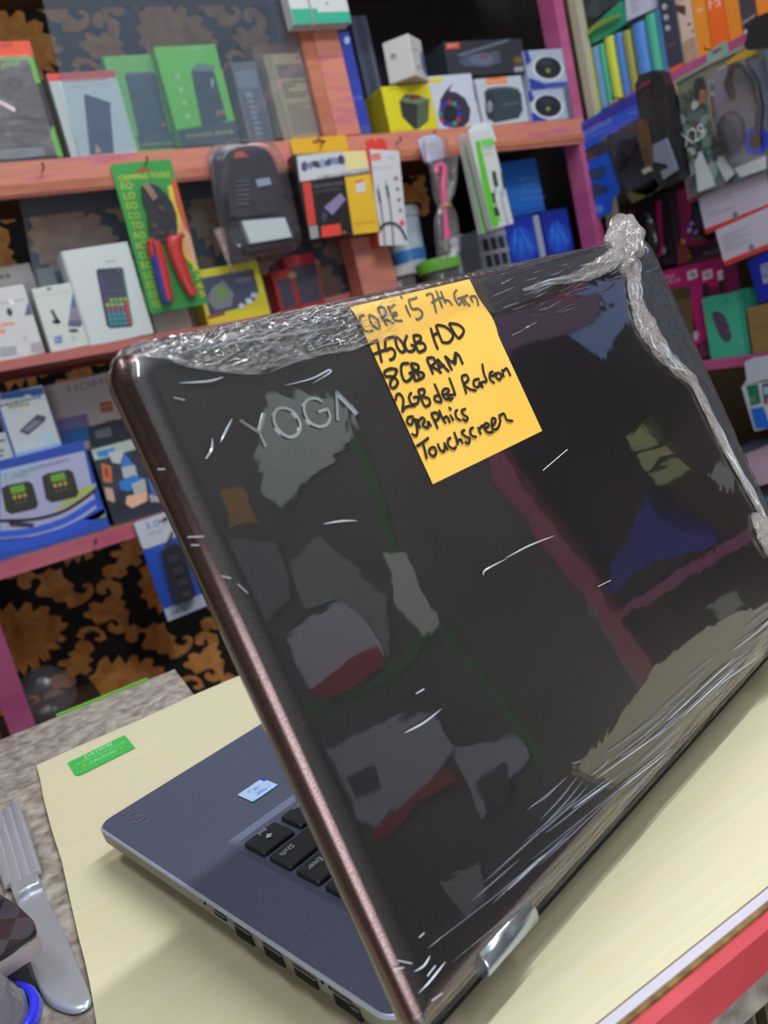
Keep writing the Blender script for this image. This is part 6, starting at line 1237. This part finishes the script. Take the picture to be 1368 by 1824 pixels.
strip([(612, 745), (654, 820), (702, 977)], .03, 'trim_strip', grn, cup); strip([(702, 977), (760, 1080), (858, 1207), (905, 1270), (979, 1375)], .022, 'trim_strip', grn, cup); strip([(545, 1265), (700, 1200), (765, 1125)], .03, 'trim_strip', grn, cup)
strip([(1040, 1078), (1080, 1130), (1145, 1225)], .016, 'trim_strip', mat((150, 156, 150)), cup)
def sheet(pts, c, nm, lab, cat='poster', x=1.444, th=.003, **kw):
    if not isinstance(c, bpy.types.Material) and min(c) > 100: c = tuple(min(245, int(q*1.13)) for q in c)
    P = [RF(*p, x) for p in pts]; b = MB(); n = len(P); m = c if isinstance(c, bpy.types.Material) else mat(c, .5)
    b.add([(x, p.y, p.z) for p in P]+[(x+th, p.y, p.z) for p in P], [list(range(n)), list(range(2*n-1, n-1, -1))]+[[i, n+i, n+(i+1) % n, (i+1) % n] for i in range(n)], m)
    return tag(b.build(nm), lab, cat)
g_ = 'sheets mirrored in the lid'
sheet([(480, 700), (560, 700), (632, 720), (638, 780), (557, 840), (501, 908), (469, 880), (455, 820)], (196, 206, 200), 'poster', 'pale poster whose mirror image lies under the lid lettering')
sheet([(388, 860), (428, 858), (465, 935), (408, 940)], (206, 150, 60), 'poster', 'small amber poster mirrored near the left edge of the lid')
sheet([(509, 1134), (560, 1098), (613, 1065), (690, 1170), (662, 1150), (600, 1190), (550, 1225)], (200, 196, 210), 'poster', 'white poster with a red foot mirrored left of centre in the lid', x=1.440)
sheet([(549, 1226), (600, 1190), (662, 1148), (686, 1176), (640, 1215), (581, 1250)], (190, 50, 50), 'pennant', 'red strip under the white poster mirrored left of centre', x=1.437)
sheet([(520, 1000), (560, 960), (620, 1010), (680, 1060), (700, 1174), (613, 1062), (540, 1080)], (140, 150, 140), 'poster', 'grey green poster mirrored above the white red-footed one', x=1.446)
sheet([(682, 993), (722, 993), (786, 1112), (758, 1136), (700, 1080)], (206, 214, 206), 'poster', 'narrow pale poster mirrored in the middle of the lid')
sheet([(580, 1335), (660, 1295), (763, 1273), (803, 1339), (760, 1400), (719, 1427), (672, 1474), (640, 1460)], (180, 180, 196), 'poster', 'large pale lilac poster mirrored in the lower half of the lid')
sheet([(613, 1386), (661, 1364), (679, 1401), (635, 1423)], (84, 80, 84), 'picture', 'small dark picture pinned on the large lilac poster', x=1.44)
sheet([(660, 1488), (719, 1430), (794, 1364), (812, 1390), (740, 1430), (684, 1488)], (190, 60, 50), 'pennant', 'red slanting strip under the large lilac poster', x=1.439)
sheet([(803, 1339), (920, 1310), (940, 1352), (865, 1442), (850, 1455), (840, 1410)], (176, 176, 196), 'poster', 'pale lilac poster right of the large one')
sheet([(850, 1388), (900, 1362), (914, 1420), (870, 1440)], (90, 76, 74), 'picture', 'small brown picture pinned on the right lilac poster', x=1.44)
sheet([(785, 1572), (858, 1545), (870, 1600), (828, 1640)], (170, 172, 176), 'poster', 'small pale poster mirrored low in the lid')
sheet([(360, 1010), (420, 960), (500, 965), (520, 1060), (470, 1110), (420, 1100)], (130, 124, 130), 'poster', 'dull grey poster mirrored near the left lid edge')
# on and under the shelf right of the red post
def mbox(pts, dep, c, nm, lab, cat='box', x=1.446, zmin=.9195): 
    P = [RF(*p, x) for p in pts]
    for p in P: p.z = max(p.z, zmin); p.y = max(p.y, -.34); b = MB(); n = len(P); m = mat(c, .45)
    b.add([(x, p.y, p.z) for p in P]+[(x+dep, p.y, p.z) for p in P], [list(range(n)), list(range(2*n-1, n-1, -1))]+[[i, n+i, n+(i+1) % n, (i+1) % n] for i in range(n)], m)
    return tag(b.build(nm), lab, cat)
mbox([(1150, 880), (1180, 920), (1215, 945), (1265, 960), (1278, 970), (1160, 1005), (1090, 1060), (1080, 1050)], .12, (36, 52, 170), 'plastic_bin', 'blue plastic bin mirrored above the red shelf edge in the lid', 'bin')
for i, (pts, c) in enumerate((([(1112, 785), (1150, 752), (1172, 782), (1130, 805)], (190, 200, 130)), ([(1135, 812), (1185, 785), (1200, 812), (1155, 838)], (196, 204, 140)), ([(1160, 845), (1205, 822), (1218, 845), (1176, 866)], (186, 196, 130)))):
    mbox(pts, .05, c, 'packet', ('top', 'middle', 'bottom')[i]+' one of three yellow-green packets mirrored at the right of the lid', 'packet')
mbox([(1262, 845), (1285, 815), (1318, 850), (1300, 880)], .05, (190, 196, 180), 'packet', 'pale packet mirrored close to the far lid edge', 'packet')
mbox([(1256, 1078), (1312, 1050), (1326, 1078), (1284, 1106)], .08, (176, 186, 170), 'small_carton', 'pale small carton mirrored under the red shelf edge', 'box', x=1.46, zmin=0)
sheet([(1020, 520), (1116, 492), (1130, 560), (1100, 600), (1080, 640), (1000, 590), (1090, 545)], (120, 150, 200), 'poster', 'light blue poster mirrored below the knotted film at the top corner', x=1.427)
sheet([(860, 560), (980, 540), (1070, 520), (1076, 545), (1060, 570), (1010, 592), (860, 640)], (130, 96, 130), 'poster', 'dull mauve poster mirrored along the top of the lid', x=1.424)
# ceiling tube fittings
for (p, rz, pw) in LAMPS:
    M = Matrix.Translation(p) @ Matrix.Rotation(radians(rz), 4, 'Z'); root = empty('ceiling_light', M, {.75: "white tube lamp fitting on the ceiling above the counter", .55: "white tube lamp fitting on the ceiling near the street door", -.35: "white tube lamp fitting on the ceiling over the left bay", .9: "white tube lamp fitting on the ceiling before the back shelves"}[p[0]], 'lamp')
    b = MB(); b.box(-.6, .6, -.03, .03, .02, .079, mat((220, 220, 218)), .003); b.build('housing', M, root)
    b = MB(); b.tube([(-.58, 0, 0), (.58, 0, 0)], .013, mat((240, 246, 255), .4, emit=4)); b.build('tube', M, root)
